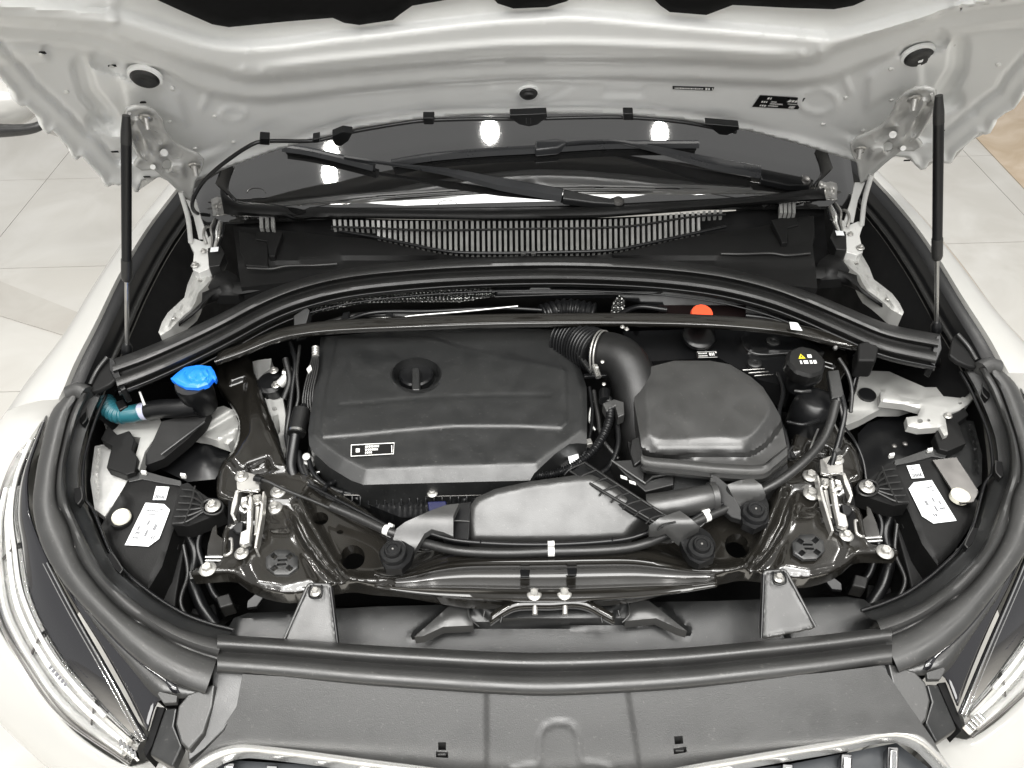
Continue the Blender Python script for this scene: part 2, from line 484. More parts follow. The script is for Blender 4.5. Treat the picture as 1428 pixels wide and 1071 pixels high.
plate('marble_inlay', [(1322, 150, .006), (1428, 262, .006), (1640, 420, .006), (1700, 60, .006), (1322, 60, .006)], .003, 'brown_tile', fl, 0)
plate('stone_band', [(-160, 330, .006), (0, 392, .006), (150, 452, .006), (150, 486, .006), (0, 440, .006), (-160, 392, .006)], .003, 'grey_tile', fl, 0)

# ================================================================== FENDERS, BUMPER
def side_word(s): return 'on the blue washer cap side' if s == 1 else 'on the octagonal black cap side'
for s in (1, -1):
    S = s
    f = thing('front_fender', 'white painted front fender wing ' + side_word(s), 'fender', 'white front fenders')
    top = [(330, 150), (262, 240), (205, 315), (166, 380), (134, 446), (104, 505), (84, 552)]
    T = [p(x, y, z) for (x, y), z in zip(top, (1.0, 1.0, .995, .985, .97, .955, .94))]
    o = Vector((-S, 0, 0)); FW = (1, 1, 1.05, 1.15, 1.35, 1.65, 1.9)
    T0 = T; T = T + [p(68, 573, .912), p(46, 604, .884), p(22, 641, .856), p(0, 698, .830), p(-10, 760, .804), p(-8, 805, .788)]; FW = FW + (1.9, 1.85, 1.75, 1.6, 1.4, 1.3)
    rails = [[q+o*-.004+Vector((0, 0, -.035)) for q in T], [q+Vector((0, 0, -.004)) for q in T], [q+o*.006 for q in T],
             [q+o*.03*w_+Vector((0, 0, -.010)) for q, w_ in zip(T, FW)], [q+o*.060*w_+Vector((0, 0, -.040)) for q, w_ in zip(T, FW)],
             [q+o*.085*w_+Vector((0, 0, -.12)) for q, w_ in zip(T, FW)], [q+o*.095*w_+Vector((0, 0, -.3)) for q, w_ in zip(T, FW)], [q+o*.09*w_+Vector((0, 0, -.6)) for q, w_ in zip(T, FW)]]
    loft('fender_panel', rails, 'white_paint', f, 60, 3); T = T0
    # black hood-gap gutter along the fender's inner edge
    g0 = [q+o*-.005+Vector((0, 0, -.006)) for q in T]
    loft('gutter', [g0, [q+o*-.012+Vector((0, 0, -.002)) for q in g0], [q+o*-.022+Vector((0, 0, -.004)) for q in g0], [q+o*-.03+Vector((0, 0, -.05)) for q in g0]], 'satin_black', f, 40, 3)
    tube('seal_lip', [q+o*-.034+Vector((0, 0, -.03)) for q in g0], .004, 'rubber', f, 8, 40)
    # inner side wall below the gap
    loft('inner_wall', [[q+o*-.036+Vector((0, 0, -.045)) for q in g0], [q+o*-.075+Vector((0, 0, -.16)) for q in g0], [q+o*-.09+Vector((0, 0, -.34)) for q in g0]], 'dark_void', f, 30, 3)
    # grey stiffening rail along the wall
    rl = [(262, 255, .955), (247, 290, .95), (225, 335, .94), (195, 395, .93), (172, 445, .925), (160, 478, .92)]
    P = [p(*q) for q in rl]
    loft('stiffening_rail', [[q+Vector((S*-.006, 0, -.004)) for q in P], [q+Vector((0, 0, .003)) for q in P], [q+Vector((S*.010, 0, .0)) for q in P], [q+Vector((S*.016, 0, -.012)) for q in P]], 'grey_plastic', f, 30, 3)
    for (x, y, z) in ((213, 361, .94), (207, 372, .94)):
        lathe('clip_hole', p(x, y, z), (S*.2, -.3, 1), [(.0035, 0), (.0035, .001), (.001, .0012)], 'dark_void', f, 12)
S = 1
bp = thing('bumper', 'white painted front bumper skin below both headlights', 'bumper')
for s in (1, -1):
    S = s
    e1 = [(-60, 700, .74), (-30, 800, .71), (0, 876, .69), (36, 930, .675), (88, 1002, .66), (140, 1046, .655), (184, 1068, .65), (215, 1058, .66), (240, 1073, .66)]
    e2 = [(-110, 760, .66), (-80, 880, .62), (-50, 950, .60), (0, 1004, .585), (40, 1042, .57), (90, 1082, .565), (180, 1112, .565), (215, 1105, .565), (245, 1110, .57)]
    if s == -1: e2 = [(x-12, y+45, z) for x, y, z in e2]
    e15 = [((a_[0]+b_[0])/2-4, (a_[1]+b_[1])/2+3, (a_[2]+b_[2])/2+.012) for a_, b_ in zip(e1, e2)]
    e3 = [p(*q)+Vector((S*.03, .03, -.14)) for q in e2]; e4 = [p(*q)+Vector((S*.10, .10, -.22)) for q in e2]
    loft('bumper_skin', [e1, e15, e2, e3, e4], 'white_paint', bp, 40, 5, .004)
S = 1

xs_ = (-.62, -.45, -.2, 0, .2, .45, .62)
def brl(dy, z): return [Vector((x, .31+.17*(x/.6)**2+dy, z)) for x in xs_]
loft('bumper_skin', [brl(.03, .60), brl(.0, .575), brl(-.012, .50), brl(.0, .40), brl(.06, .32)], 'white_paint', bp, 40, 4, .004)

# ================================================================== HOOD
hood_edge = [(-150, -60), (-90, 15), (-40, 70), (0, 107), (20, 130), (24, 145), (30, 149), (36, 147), (46, 158), (57, 166), (61, 183), (67, 188), (74, 182), (84, 194), (99, 210), (101, 220), (107, 224), (114, 218),
    (128, 234), (143, 249), (145, 258), (151, 261), (158, 257), (165, 259), (176, 256), (184, 261), (188, 268), (193, 268), (198, 252), (223, 247), (246, 258), (266, 268), (274, 252), (323, 232), (380, 211), (440, 194), (500, 178), (585, 166), (660, 160), (737, 159), (810, 158), (880, 160), (954, 167),
    (1049, 184), (1110, 200), (1163, 216), (1200, 228), (1214, 226), (1240, 217), (1257, 219), (1268, 220), (1276, 230), (1284, 237), (1291, 236), (1296, 226), (1310, 223), (1318, 228), (1327, 228), (1334, 213), (1352, 199), (1366, 186), (1374, 188), (1381, 186), (1386, 170), (1402, 158), (1414, 152), (1419, 146), (1428, 128), (1445, 108), (1480, 70), (1530, 15), (1590, -60)]
hood_out = hood_edge + [(1620, -170), (745, -200), (-180, -170)]
c1 = interp([(-200, -30), (0, 0), (160, 20), (320, 62), (480, 49), (662, 28), (745, 22), (810, 20), (954, 33), (1120, 47), (1170, 48), (1330, 8), (1428, -16), (1600, -50)])
c3 = interp([(-200, 0), (0, 30), (64, 36), (134, 45), (168, 56), (265, 87), (303, 98), (335, 108), (370, 110), (480, 100), (642, 87), (743, 83), (954, 85), (1059, 90), (1110, 88), (1150, 79), (1170, 66), (1284, 30), (1348, 10), (1600, -30)])
c4 = interp([(-200, 50), (60, 60), (130, 70), (218, 94), (262, 117), (302, 132), (360, 139), (420, 135), (480, 128), (600, 117), (709, 111), (810, 109), (954, 112), (1050, 116), (1116, 117), (1163, 108), (1200, 92), (1250, 74), (1330, 45), (1600, 10)])
def hood_off(X, Y):
    d = -.004*np.ones_like(X)
    d += .020*ss(-10, 8, Y-c1(X))                       # beam crest
    d += -.016*ss(-5, 5, Y-c3(X))
    d += -.012*ss(-4, 4, Y-c4(X))
    d += .006*np.exp(-((Y-(c1(X)*.35+c3(X)*.65))/5)**2)*ss(330, 420, X)*(1-ss(1060, 1150, X))
    # rear hem flange
    e = sd(X, Y, hood_out)
    d += .006*(1-ss(2, 12, e))
    side = ss(330, 260, X)+ss(1150, 1220, X)              # folded side flange with a sharp step
    d += side*(.007*(1-ss(26, 31, e))-.004*np.exp(-((e-34)/3.5)**2))
    mid_ = ss(330, 420, X)*(1-ss(1040, 1120, X))
    d += -.006*mid_*(1-ss(9, 13, e))
    # triangular pockets by the hinges
    for sgn, pk in ((1, [(112, 92), (122, 128), (150, 162)]), (1, [(138, 84), (185, 100)]), (1, [(135, 168), (160, 176)])):
        for q in (pk, mirpx([(x, y, 1.25) for x, y in pk])):
            d += -.014*(1-ss(9, 14, ld(X, Y, [(a[0], a[1]) for a in q])))
    tri = [(158, 92), (172, 118), (178, 150), (232, 160), (262, 175), (250, 130), (215, 105)]
    for q in (tri, [(x[0], x[1]) for x in mirpx([(x, y, 1.25) for x, y in tri])]):
        d += .006*ss(-5, 5, sd(X, Y, q))
    d += .010*ss(-8, 6, sd(X, Y, [(-100, 70), (20, 62), (60, 66), (66, 80), (24, 82), (-100, 100)]))
    # corrugations at the beam's outer end
    for k in range(3):
        ln = [(-60, -8+k*13), (60, 2+k*11), (160, 6+k*12)]
        d += .006*np.exp(-(ld(X, Y, ln)/4)**2)
        d += .006*np.exp(-(ld(X, Y, [(1500, -45+k*12), (1400, -26+k*11), (1330, -14+k*11)])/4)**2)
    # centre emboss round the rubber plug, plain rectangle emboss, ovals
    d += .004*ss(-3, 2, sd(X, Y, [(685, 121), (700, 116), (790, 114), (793, 120), (745, 141), (737, 142)]))
    d += -.004*ss(-2, 2, sd(X, Y, [(680, 117), (700, 111), (795, 110), (800, 120), (747, 147), (735, 147)]))
    d += -.003*ss(-2, 2, sd(X, Y, [(844, 122), (898, 121), (896, 134), (840, 135)]))
    for (a, b, rx, ry) in ((325, 159, 17, 9), (1141, 141, 26, 16)):
        d += .004*np.exp(-(((np.sqrt(((X-a)/rx)**2+((Y-b)/ry)**2)-1)*rx/3.5)**2))
    for ln in ([(290, 130), (287, 141), (281, 150)], [(1178, 108), (1182, 118), (1186, 128)]):
        d += .004*np.exp(-(ld(X, Y, ln)/3)**2)
    for (a, b) in ((340, 96), (366, 100), (1118, 75), (1145, 70)):
        d += .004*np.exp(-((X-a)**2+(Y-b)**2)/16)
    return d
HL = []
for cc, dd, x0, x1 in ((c1, (-10, -1, 8), 130, 1400), (c3, (-5, 0, 5), 60, 1340), (c4, (-4, 0, 4), 150, 1330)):
    for d_ in dd: HL.append(([(float(x), float(cc(float(x)))+d_) for x in range(x0, x1, 9)], (0,)))
hood = thing('hood', 'white raised hood showing its pressed inner panel above the engine bay', 'hood')
sheet('inner_panel', hood_out, 'inner_paint', hood, hood_off, step=4.2, thick=.012, relax=1, lines=HL, pr=H, angle=60)
bm_out = [(x, y) for x, y in hood_out]
sheet('outer_skin', [(x, y-2) for x, y in hood_edge[1:-1:2]] + [(1620, -170), (745, -200), (-180, -170)], 'white_paint', hood, lambda X, Y: -.04-.012*ss(0, 80, sd(X, Y, hood_out)), step=40, thick=.002, pr=H)
nose = [(-180, -166), (745, -196), (1620, -166), (2350, -850), (1500, -960), (745, -1000), (0, -960), (-860, -850)]
sheet('nose_panel', nose, 'inner_paint', hood, lambda X, Y: -.004-.05*ss(-500, -1000, Y), step=45, thick=.03, pr=H)
# black sound insulation mat
ins = [(215, -2), (250, 14), (296, 34), (319, 38), (400, 30), (464, 25), (480, 32), (501, 35), (548, 28), (558, 20), (575, 8), (622, 0), (645, -8), (682, -8), (694, 5), (716, 12), (763, 10), (790, 2), (806, -8), (905, -8), (921, 8), (934, 17), (948, 18), (985, 21), (1022, 7), (1100, 11), (1163, 13), (1190, 8), (1212, -2), (1290, -90), (1250, -150), (745, -170), (200, -150), (130, -90)]
sheet('insulation_mat', ins, 'dark_void', hood, lambda X, Y: .012+.008*ss(0, 10, sd(X, Y, ins)), step=9, skirt=.022, skirt_dir=-HN, pr=H)
def H_out(x, y, off=0): return H(x, y, float(hood_off(np.array([float(x)]), np.array([float(y)]))[0])+off)
for (x, y, r) in ((202, 108, .0205), (1281, 78, .0205), (737, 129, .0165)):
    q = H_out(x, y, .001 if x < 1000 else .007)
    pl = lathe('rubber_plug', q, HN, [(r, -.003), (r, .003), (r*.86, .006), (r*.5, .0065), (r*.3, .005)], 'rubber', hood, 28)
    lathe('plug_seat', q, HN, [(r*1.22, -.004), (r*1.18, .0012), (r*.98, .0022)], 'inner_paint', hood, 28)
for (x, y) in ((92, 128), (240, 124), (299, 162), (236, 169), (272, 207), (325, 198), (1180, 136), (1148, 173), (1244, 139), (1243, 96), (1204, 182), (1393, 90), (57, 75), (156, 92), (1330, 62)):
    lathe('spot_weld', H_out(x, y, .0), HN, [(.0042, -.002), (.0040, .0008), (.0022, .0022)], 'seam_sealer', hood, 10)
for (x, y, a_) in ((57, 74, 0), (198, 143, 0), (205, 247, 0), (1265, 224, 0), (1315, 182, 1), (160, 212, 1), (156, 92, 0), (1330, 62, 0)):
    q = H_out(x, y, .0012); U_ = Vector((1, 0, 0)); V_ = U_.cross(HN)
    plate('slot', [q+U_*.006+V_*.002, q-U_*.006+V_*.002, q-U_*.006-V_*.002, q+U_*.006-V_*.002], .001, 'dark_void', hood, 0, -HN)
# stickers on the hood
def sticker(parent, name, corners, mat_, lift=.0015, fn=None):
    fn = fn or (lambda x, y: H_out(x, y, lift))
    P = [fn(x, y) for x, y in corners]
    bm = bmesh.new(); N = (P[1]-P[0]).cross(P[2]-P[0]).normalized()
    if N.dot(CAMW-P[0]) < 0: N = -N
    plate_bm(bm, P, .0006, -N)
    return mk(name, bm, mat_, parent, 30), P
st, P = sticker(hood, 'warning_sticker', [(1060, 133), (1123, 137), (1113, 152.5), (1049, 149)], 'sticker_black')
prints('lettering', P[0], P[1], P[3], [(.2, .30, .1, .16, .05), (.12, .26, .42, .14, .05), (.33, .45, .4, .1, .02), (.33, .62, .56, .1, .02), (.14, .3, .74, .14, .05), (.33, .55, .74, .1, .02), (.72, .98, .2, .18, .05), (.72, .95, .5, .07, .02), (.80, .92, .68, .22, .02)], 'print_white', st)
bm = bmesh.new(); U, V = P[1]-P[0], P[3]-P[0]; a = P[0]+U*.66+V*.38
tri3 = [a+HN*.0008, a+U*.07+HN*.0008, a+U*.045-V*.26+HN*.0008]; bm.faces.new([bm.verts.new(q) for q in tri3]); mk('warning_triangle', bm, 'print_white', st, None)
st, P = sticker(hood, 'barcode_strip', [(938, 120.5), (996, 122), (994, 126.5), (938, 124.5)], 'sticker_black')
prints('lettering', P[0], P[1], P[3], [(.05, .74, .25, .5, .03), (.79, .90, .1, .8, .05), (.95, .98, .1, .8, .03)], 'print_white', st)

# rubber hose and clips along the hood's rear edge
hz = thing('hood_edge_hose', 'thin black washer hose clipped along the rear edge of the raised hood', 'hose')
hp = [p(292, 300, 1.03), p(274, 297, 1.05), p(268, 283, 1.09), H(281, 257, .03), H(305, 233, .028), H(345, 205, .025), H(370, 197, .022), H(440, 196, .02), H(490, 184, .018), H(560, 172, .018), H(598, 168, .017), H(665, 166, .016), H(738, 166, .016), H(810, 164, .016), H(876, 164, .016), H(950, 170, .017), H(1010, 181, .018), H(1026, 184, .014)]
tube('hose', hp, .0036, 'satin_black', hz, 10, 110)
def clip(pts, off, nm='clip'):
    P = [H(x, y, off) for x, y in pts]
    return plate(nm, P, .014, 'satin_black', hz, .0015, -HN)
clip([(362, 193), (376, 194), (376, 203), (362, 202)], .03)
clip([(463, 190), (478, 184), (492, 186), (486, 197), (476, 204), (466, 203)], .028, 'wedge_clip')
clip([(590, 165), (606, 165), (605, 174), (591, 174)], .026)
clip([(869, 159), (883, 159), (883, 168), (869, 168)], .026)
clip([(983, 173), (1030, 177), (1031, 181), (1014, 189), (1003, 188)], .026, 'wedge_clip')
cc = clip([(711, 161), (762, 159), (763, 164), (750, 174), (738, 177), (724, 174), (711, 165)], .030, 'centre_clip')
for x0 in (734, 740):
    tube('clip_slot', [H(x0, 165, .032), H(x0, 172, .032)], .0008, 'grey_plastic', cc, 6, 2)
clip([(436, 195), (446, 193), (446, 199), (437, 200)], .026)

# ================================================================== HOOD HINGES + GAS STRUTS
for s in (1, -1):
    S = s
    hg = thing('hinge_linkage', 'pressed white painted hood hinge with two link arms ' + side_word(s), 'hinge', 'hood hinges')
    hp = [(178, 154), (190, 150), (204, 151), (216, 157), (226, 169), (228, 180), (236, 193), (247, 204), (262, 211), (275, 216), (284, 225), (280, 240), (272, 252), (268, 270), (266, 281), (253, 271), (237, 255), (216, 237), (198, 238), (187, 231), (197, 220), (184, 198), (173, 180)]
    def hoff(X, Y):
        e = sd(X, Y, hp)
        d = .024+.004*(1-ss(0, 5, e))
        d += .008*ss(0, 6, sd(X, Y, [(180, 166), (194, 160), (203, 184), (212, 210), (236, 226), (258, 226), (262, 250), (244, 246), (214, 228), (196, 200)]))
        d += -.010*(1-ss(3, 7, ld(X, Y, [(212, 185), (222, 194)])))-.010*(1-ss(3, 7, ld(X, Y, [(228, 208), (246, 216)])))
        d += -.012*(1-ss(3, 8, ld(X, Y, [(190, 190), (196, 212)])))
        return d
    sheet('hood_plate', hp, 'hinge_white_shaded', hg, hoff, holes=[ell(233, 231, 7, 8, 14)], step=3, thick=.005, pr=H, angle=45, relax=1)
    q = mirpx([(203, 166, 1.2)])[0]
    for (x, y) in ((203, 164), (271, 231)):
        b = bolt(H(x, y, .029), .0105, hg, HN); tube('stud', [H(x, y, .035), H(x, y, .035)+Vector((0, -.006, -.016))], .0045, 'pale_zinc', b, 10, 3)
        b.children[0].matrix_parent_inverse = b.matrix_world.inverted()
    tube('rivet', [H(225, 215, .018), H(229, 213, .036)], .006, 'hinge_white_shaded', hg, 12, 3)
    tube('pivot_pin', [H(216, 232, .018), H(213, 233, .034)], .0045, 'tape_white', hg, 10, 3)
    tube('hinge_rib', [H(181, 158, .03), H(177, 176, .035), H(186, 200, .036), H(196, 218, .034), H(204, 224, .03)], .0022, 'hinge_white_shaded', hg, 8, 24)
    # link arms down to the body bracket
    A0 = H(252, 268, .026); B0 = p(266, 338, 1.0)
    tube('link_arm', [A0, A0.lerp(B0, .5)+Vector((S*.004, 0, 0)), B0], .0048, 'hinge_white_shaded', hg, 10, 14)
    A1 = H(266, 278, .02); B1 = p(284, 334, 1.0); w1 = Vector((S*.010, 0, 0))
    ar = [A1-w1, A1+w1, A1.lerp(B1, .45)+w1*.8, B1+w1, B1-w1, A1.lerp(B1, .45)-w1*.6]
    plate('link_plate', ar, .004, 'hinge_white_shaded', hg, .001, (0, .8, -.5))
    br = plate('body_bracket', [(262, 334, 1.0), (271, 332, 1.005), (282, 336, 1.005), (296, 326, 1.0), (303, 336, .995), (298, 360, .99), (292, 374, .985), (277, 380, .985), (268, 375, .985), (270, 352, .99)], .02, 'hinge_white_shaded', hg, .002)
    bolt((272, 370, .99), .008, hg); bolt((284, 350, .999), .006, hg)
    tube('spring_hook', [p(291, 316, 1.01), p(286, 318, 1.02), p(284, 328, 1.02), p(288, 340, 1.01)], .003, 'pale_zinc', hg, 8, 16)
    # gas strut
    gs = thing('gas_strut', 'black gas strut holding up the hood ' + side_word(s), 'strut', 'hood gas struts')
    top = H(176, 172, .045) if s == 1 else H(172, 172, .045); mid = p(177, 492, .945); ax = (mid-top).normalized()
    L = (mid-top).length
    tube('cylinder', [top+ax*L*.06, top+ax*L*.60], .0078, 'satin_black', gs, 20, 6)
    tube('end_sleeve', [top+ax*L*.55, top+ax*L*.645], lambda t: .0088 if t < .93 else .007, 'rubber', gs, 20, 8)
    tube('rod', [top+ax*L*.6, mid], .0036, 'steel', gs, 14, 4)
    tube('upper_socket', [top-ax*.012, top+ax*L*.075], lambda t: .0055+.0025*min(1, t*1.6), 'rubber', gs, 16, 10)
    tube('ball_stud', [top, H(184, 172, .012)], .005, 'pale_zinc', gs, 12, 3)
    lathe('lower_socket', mid, -ax, [(.007, -.004), (.0095, 0), (.0095, .012), (.006, .02)], 'satin_black', gs, 16)
    # silver body rail running down beside the cowl
    br = thing('body_rail', 'bare silver body rail curving down beside the cowl ' + side_word(s), 'rail', 'silver body rails')
    rl = [(269, 379), (280, 381), (293, 377), (295, 389), (286, 399), (277, 408), (273, 420), (268, 430), (256, 440), (247, 449), (238, 459), (224, 468), (221, 463), (226, 449), (234, 436), (247, 424), (257, 415), (261, 398)]
    sheet('rail', rl, 'tower_metal', br, lambda X, Y: .965+.006*ss(0, 7, sd(X, Y, rl))-.006*np.exp(-(ld(X, Y, [(276, 390), (266, 415), (240, 450)])/3)**2), step=4, skirt=.03)
    for (x, y) in ((243, 444), (279, 392)): lathe('rivet', p(x, y, .971), (0, 0, 1), [(.004, 0), (.0035, .0015), (.001, .002)], 'zinc', br, 12)
    # sealed cluster below the hinge: foil, connector
    cl = thing('hinge_connector', 'crumpled silver tape and black connector under the hinge ' + side_word(s), 'connector', 'connectors under the hinges')
    fo = [(296, 257), (314, 262), (322, 280), (328, 298), (312, 299), (297, 301), (294, 280)]
    sheet('foil', fo, 'pale_zinc', cl, lambda X, Y: 1.02+.004*np.sin(Y*.30+X*.12)+.002*np.sin(X*.4), step=3, thick=.002)
    plate('connector_body', [(289, 346, .998), (306, 340, 1.002), (313, 352, 1.0), (306, 370, .992), (291, 372, .99)], .025, 'black_plastic', cl, .002)
    pt = plate('paper_tag', [(294, 345, 1.004), (305, 344, 1.004), (304, 350, 1.004), (293, 351, 1.004)], .001, 'sticker_white', cl, 0)
    for k in range(5):
        a = (300+3*k, 305+k*2, 1.01); tube('wire', [a, (294+4*k, 318+2*k, 1.015), (296+3*k, 332, 1.004), (295+2*k, 346, 1.0)], .0026, ('pale_zinc', 'satin_black', 'cast_alloy')[k % 3], cl, 8, 16)
S = 1

# ================================================================== WINDSCREEN, COWL, WIPERS
ws = thing('windscreen', 'dark glossy windscreen behind the open hood reflecting lamps', 'windscreen')
sl = math.tan(math.radians(32.6))
bm = bmesh.new(); G = []
for i in range(41):
    x = -.70+1.4*i/40; row = []
    for j in range(17):
        t = j/16; y = 1.345+.06*(x/.7)**2+t*.75; z = 1.028+t*.75*sl-.05*(x/.7)**2*(1-.2*t)-.03*t*t
        row.append(bm.verts.new((x, y, z)))
    G.append(row)
for i in range(40):
    for j in range(16): bm.faces.new((G[i][j], G[i+1][j], G[i+1][j+1], G[i][j+1]))
mk('glass', bm, 'windscreen', ws, 80, solid=.005)
def wsz(x, y): 
    t = (y-1.345-.06*(x/.7)**2)/.75
    return 1.028+t*.75*sl-.05*(x/.7)**2*(1-.2*t)-.03*t*t
def W(px, py, lift=0):
    """pixel -> point on the windscreen"""
    z = 1.06
    for _ in range(30):
        q = p(px, py, z); z += .6*(wsz(q.x, q.y)+lift-z)
    return p(px, py, z)
for (x, y) in ((357, 271), (624, 288)):
    rg = [W(x+13*math.cos(a), y-2-7*math.sin(a), .001) for a in [math.pi*k/10 for k in range(11)]]
    tube('sensor_ring', rg, .0006, 'dark_steel', ws, 6, 22)
# A-pillar side seals
for s in (1, -1):
    S = s
    loft('side_seal', [[(300, 256, 1.06), (306, 240, 1.09), (312, 222, 1.12)], [(306, 262, 1.055), (312, 248, 1.08), (320, 226, 1.115)], [(328, 280, 1.04), (318, 262, 1.06), (326, 236, 1.10)]], 'rubber', ws, 16, 3, .006)
S = 1
cowl = thing('cowl_panel', 'black plastic cowl with a long louvred air intake below the windscreen', 'cowl')
lipT = [(308, 258), (318, 274), (340, 281), (393, 286), (404, 294), (412, 300), (428, 300), (431, 289), (500, 290), (590, 291), (680, 290), (760, 289), (830, 288), (901, 284), (980, 279), (1062, 272), (1120, 265), (1150, 262)]
lipB = [(312, 296), (322, 298), (340, 299), (393, 301), (404, 304), (412, 306), (428, 306), (431, 304), (500, 303), (590, 304), (680, 305), (760, 304), (830, 302), (901, 297), (980, 291), (1062, 284), (1120, 279), (1152, 278)]
loft('lip', [[(x, y, 1.036) for x, y in lipT], [(x, (y*.6+lipB[i][1]*.4), 1.043) for i, (x, y) in enumerate(lipT)], [(x, y, 1.034) for x, y in lipB], [(x, y+2, 1.015) for x, y in lipB]], 'matte_black', cowl, 120, 3, .003)
# louvre frame edges
lt = interp([(462, 306), (560, 308), (640, 308), (740, 308), (870, 305), (940, 298), (1012, 292)])
lb = interp([(462, 320), (520, 330), (560, 338), (628, 351), (700, 353), (760, 352), (850, 349), (900, 340), (960, 327), (1012, 316)])
lm = interp([(462, 316), (520, 318), (600, 321), (740, 319), (870, 316), (960, 303), (1012, 299)])
zt, zb = 1.024, 1.000

def slat(x, y0, y1, z0, z1, wd=1.9):
    a, b = p(x, y0, z0), p(x+.5, y1, z1)
    o = Vector((p(x+wd, y0, z0)-p(x, y0, z0)).x*Vector((1, 0, 0)))
    bm = bmesh.new(); d = Vector((0, .0, -.010))
    plate_bm(bm, [a-o, a+o, b+o, b-o], .012)
    return mk('slat', bm, 'slat_lit_grey', cowl, 30)
x = 466
while x < 1012:
    slat(x, lt(x), lb(x)-1 if 522 < x < 975 else lm(x), zt, zb if 522 < x < 975 else 1.014)
    x += 7.7
for k in range(3): slat(364+8*k, 302, 318, 1.022, 1.012, 2.4)
for k in range(4): slat(1089+6*k, 284+(-1)*k, 297, 1.022, 1.012, 2.2)
xs = list(range(462, 1013, 10))
tube('louvre_bar', [(x, float(lm(x)), 1.0195) for x in xs], .0022, 'matte_black', cowl, 8, 110)
tube('louvre_edge', [(x, float(lb(x)), 1.003) for x in xs], .0032, 'satin_black', cowl, 8, 110)
# dark backing trough under the louvres
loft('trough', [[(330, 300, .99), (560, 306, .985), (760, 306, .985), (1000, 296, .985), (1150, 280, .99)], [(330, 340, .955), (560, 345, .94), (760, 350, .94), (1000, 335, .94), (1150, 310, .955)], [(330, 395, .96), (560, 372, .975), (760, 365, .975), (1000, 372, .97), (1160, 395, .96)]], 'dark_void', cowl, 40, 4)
# forward tray between louvres and seal
ty0 = interp([(300, 312), (332, 316), (420, 324), (468, 330), (520, 334), (628, 356), (700, 358), (760, 357), (850, 354), (960, 331), (1060, 316), (1130, 300), (1165, 296)])
ty1 = interp([(300, 400), (420, 386), (560, 366), (760, 358.5), (900, 366), (1060, 388), (1165, 400)])
tray = [(x, float(ty0(x))) for x in range(325, 1140, 12)] + [(x, float(ty1(x))+5) for x in range(1140, 324, -12)]
def tray_z(X, Y):
    t = np.clip((Y-ty0(X))/np.maximum(4, ty1(X)-ty0(X)), 0, 1)
    z = 1.000-.012*t
    z += -.006*ss(.62, .72, t)+.004*ss(.08, .25, t)
    return z
sheet('tray', tray, 'matte_black', cowl, tray_z, step=7, skirt=.03)
for s in (1, -1):
    S = s
    plate('clip_tab', [(358, 322, 1.016), (394, 324, 1.016), (386, 346, 1.012), (383, 357, 1.008), (375, 357, 1.008), (372, 336, 1.010), (356, 333, 1.012)], .012, 'matte_black', cowl, .0015)
    plate('end_block', [(332, 320, 1.012), (352, 324, 1.012), (374, 338, 1.006), (374, 372, .996), (342, 370, .996), (334, 350, 1.0)], .03, 'matte_black', cowl, .003)
    tube('tray_ridge', [(345, 374, 1.002), (378, 375, 1.002), (400, 371, 1.002), (440, 370, 1.002), (470, 368, 1.0)], .0028, 'rubber', cowl, 8, 24)
    loft('corner_gusset', [[(282, 408, .985), (318, 395, .985), (360, 392, .985), (400, 388, .98)], [(278, 432, .975), (300, 412, .975), (345, 408, .975), (385, 400, .975)], [(250, 455, .955), (290, 425, .955), (335, 414, .96), (372, 405, .965)]], 'matte_black', cowl, 24, 3, .006)
    sheet('strut_dome', [(290, 400), (300, 382), (316, 376), (330, 384), (342, 402), (332, 412), (300, 412)], 'matte_black', cowl, lambda X, Y: .972+.018*np.exp(-(((X-315)/17)**2+((Y-394)/13)**2)), step=4, skirt=.02)
S = 1
for x in (730, 744): box('drain_clip', p(x, 353, 1.008), (.010, .008, .006), 'grey_plastic', cowl, (0, 0, 0), .001)

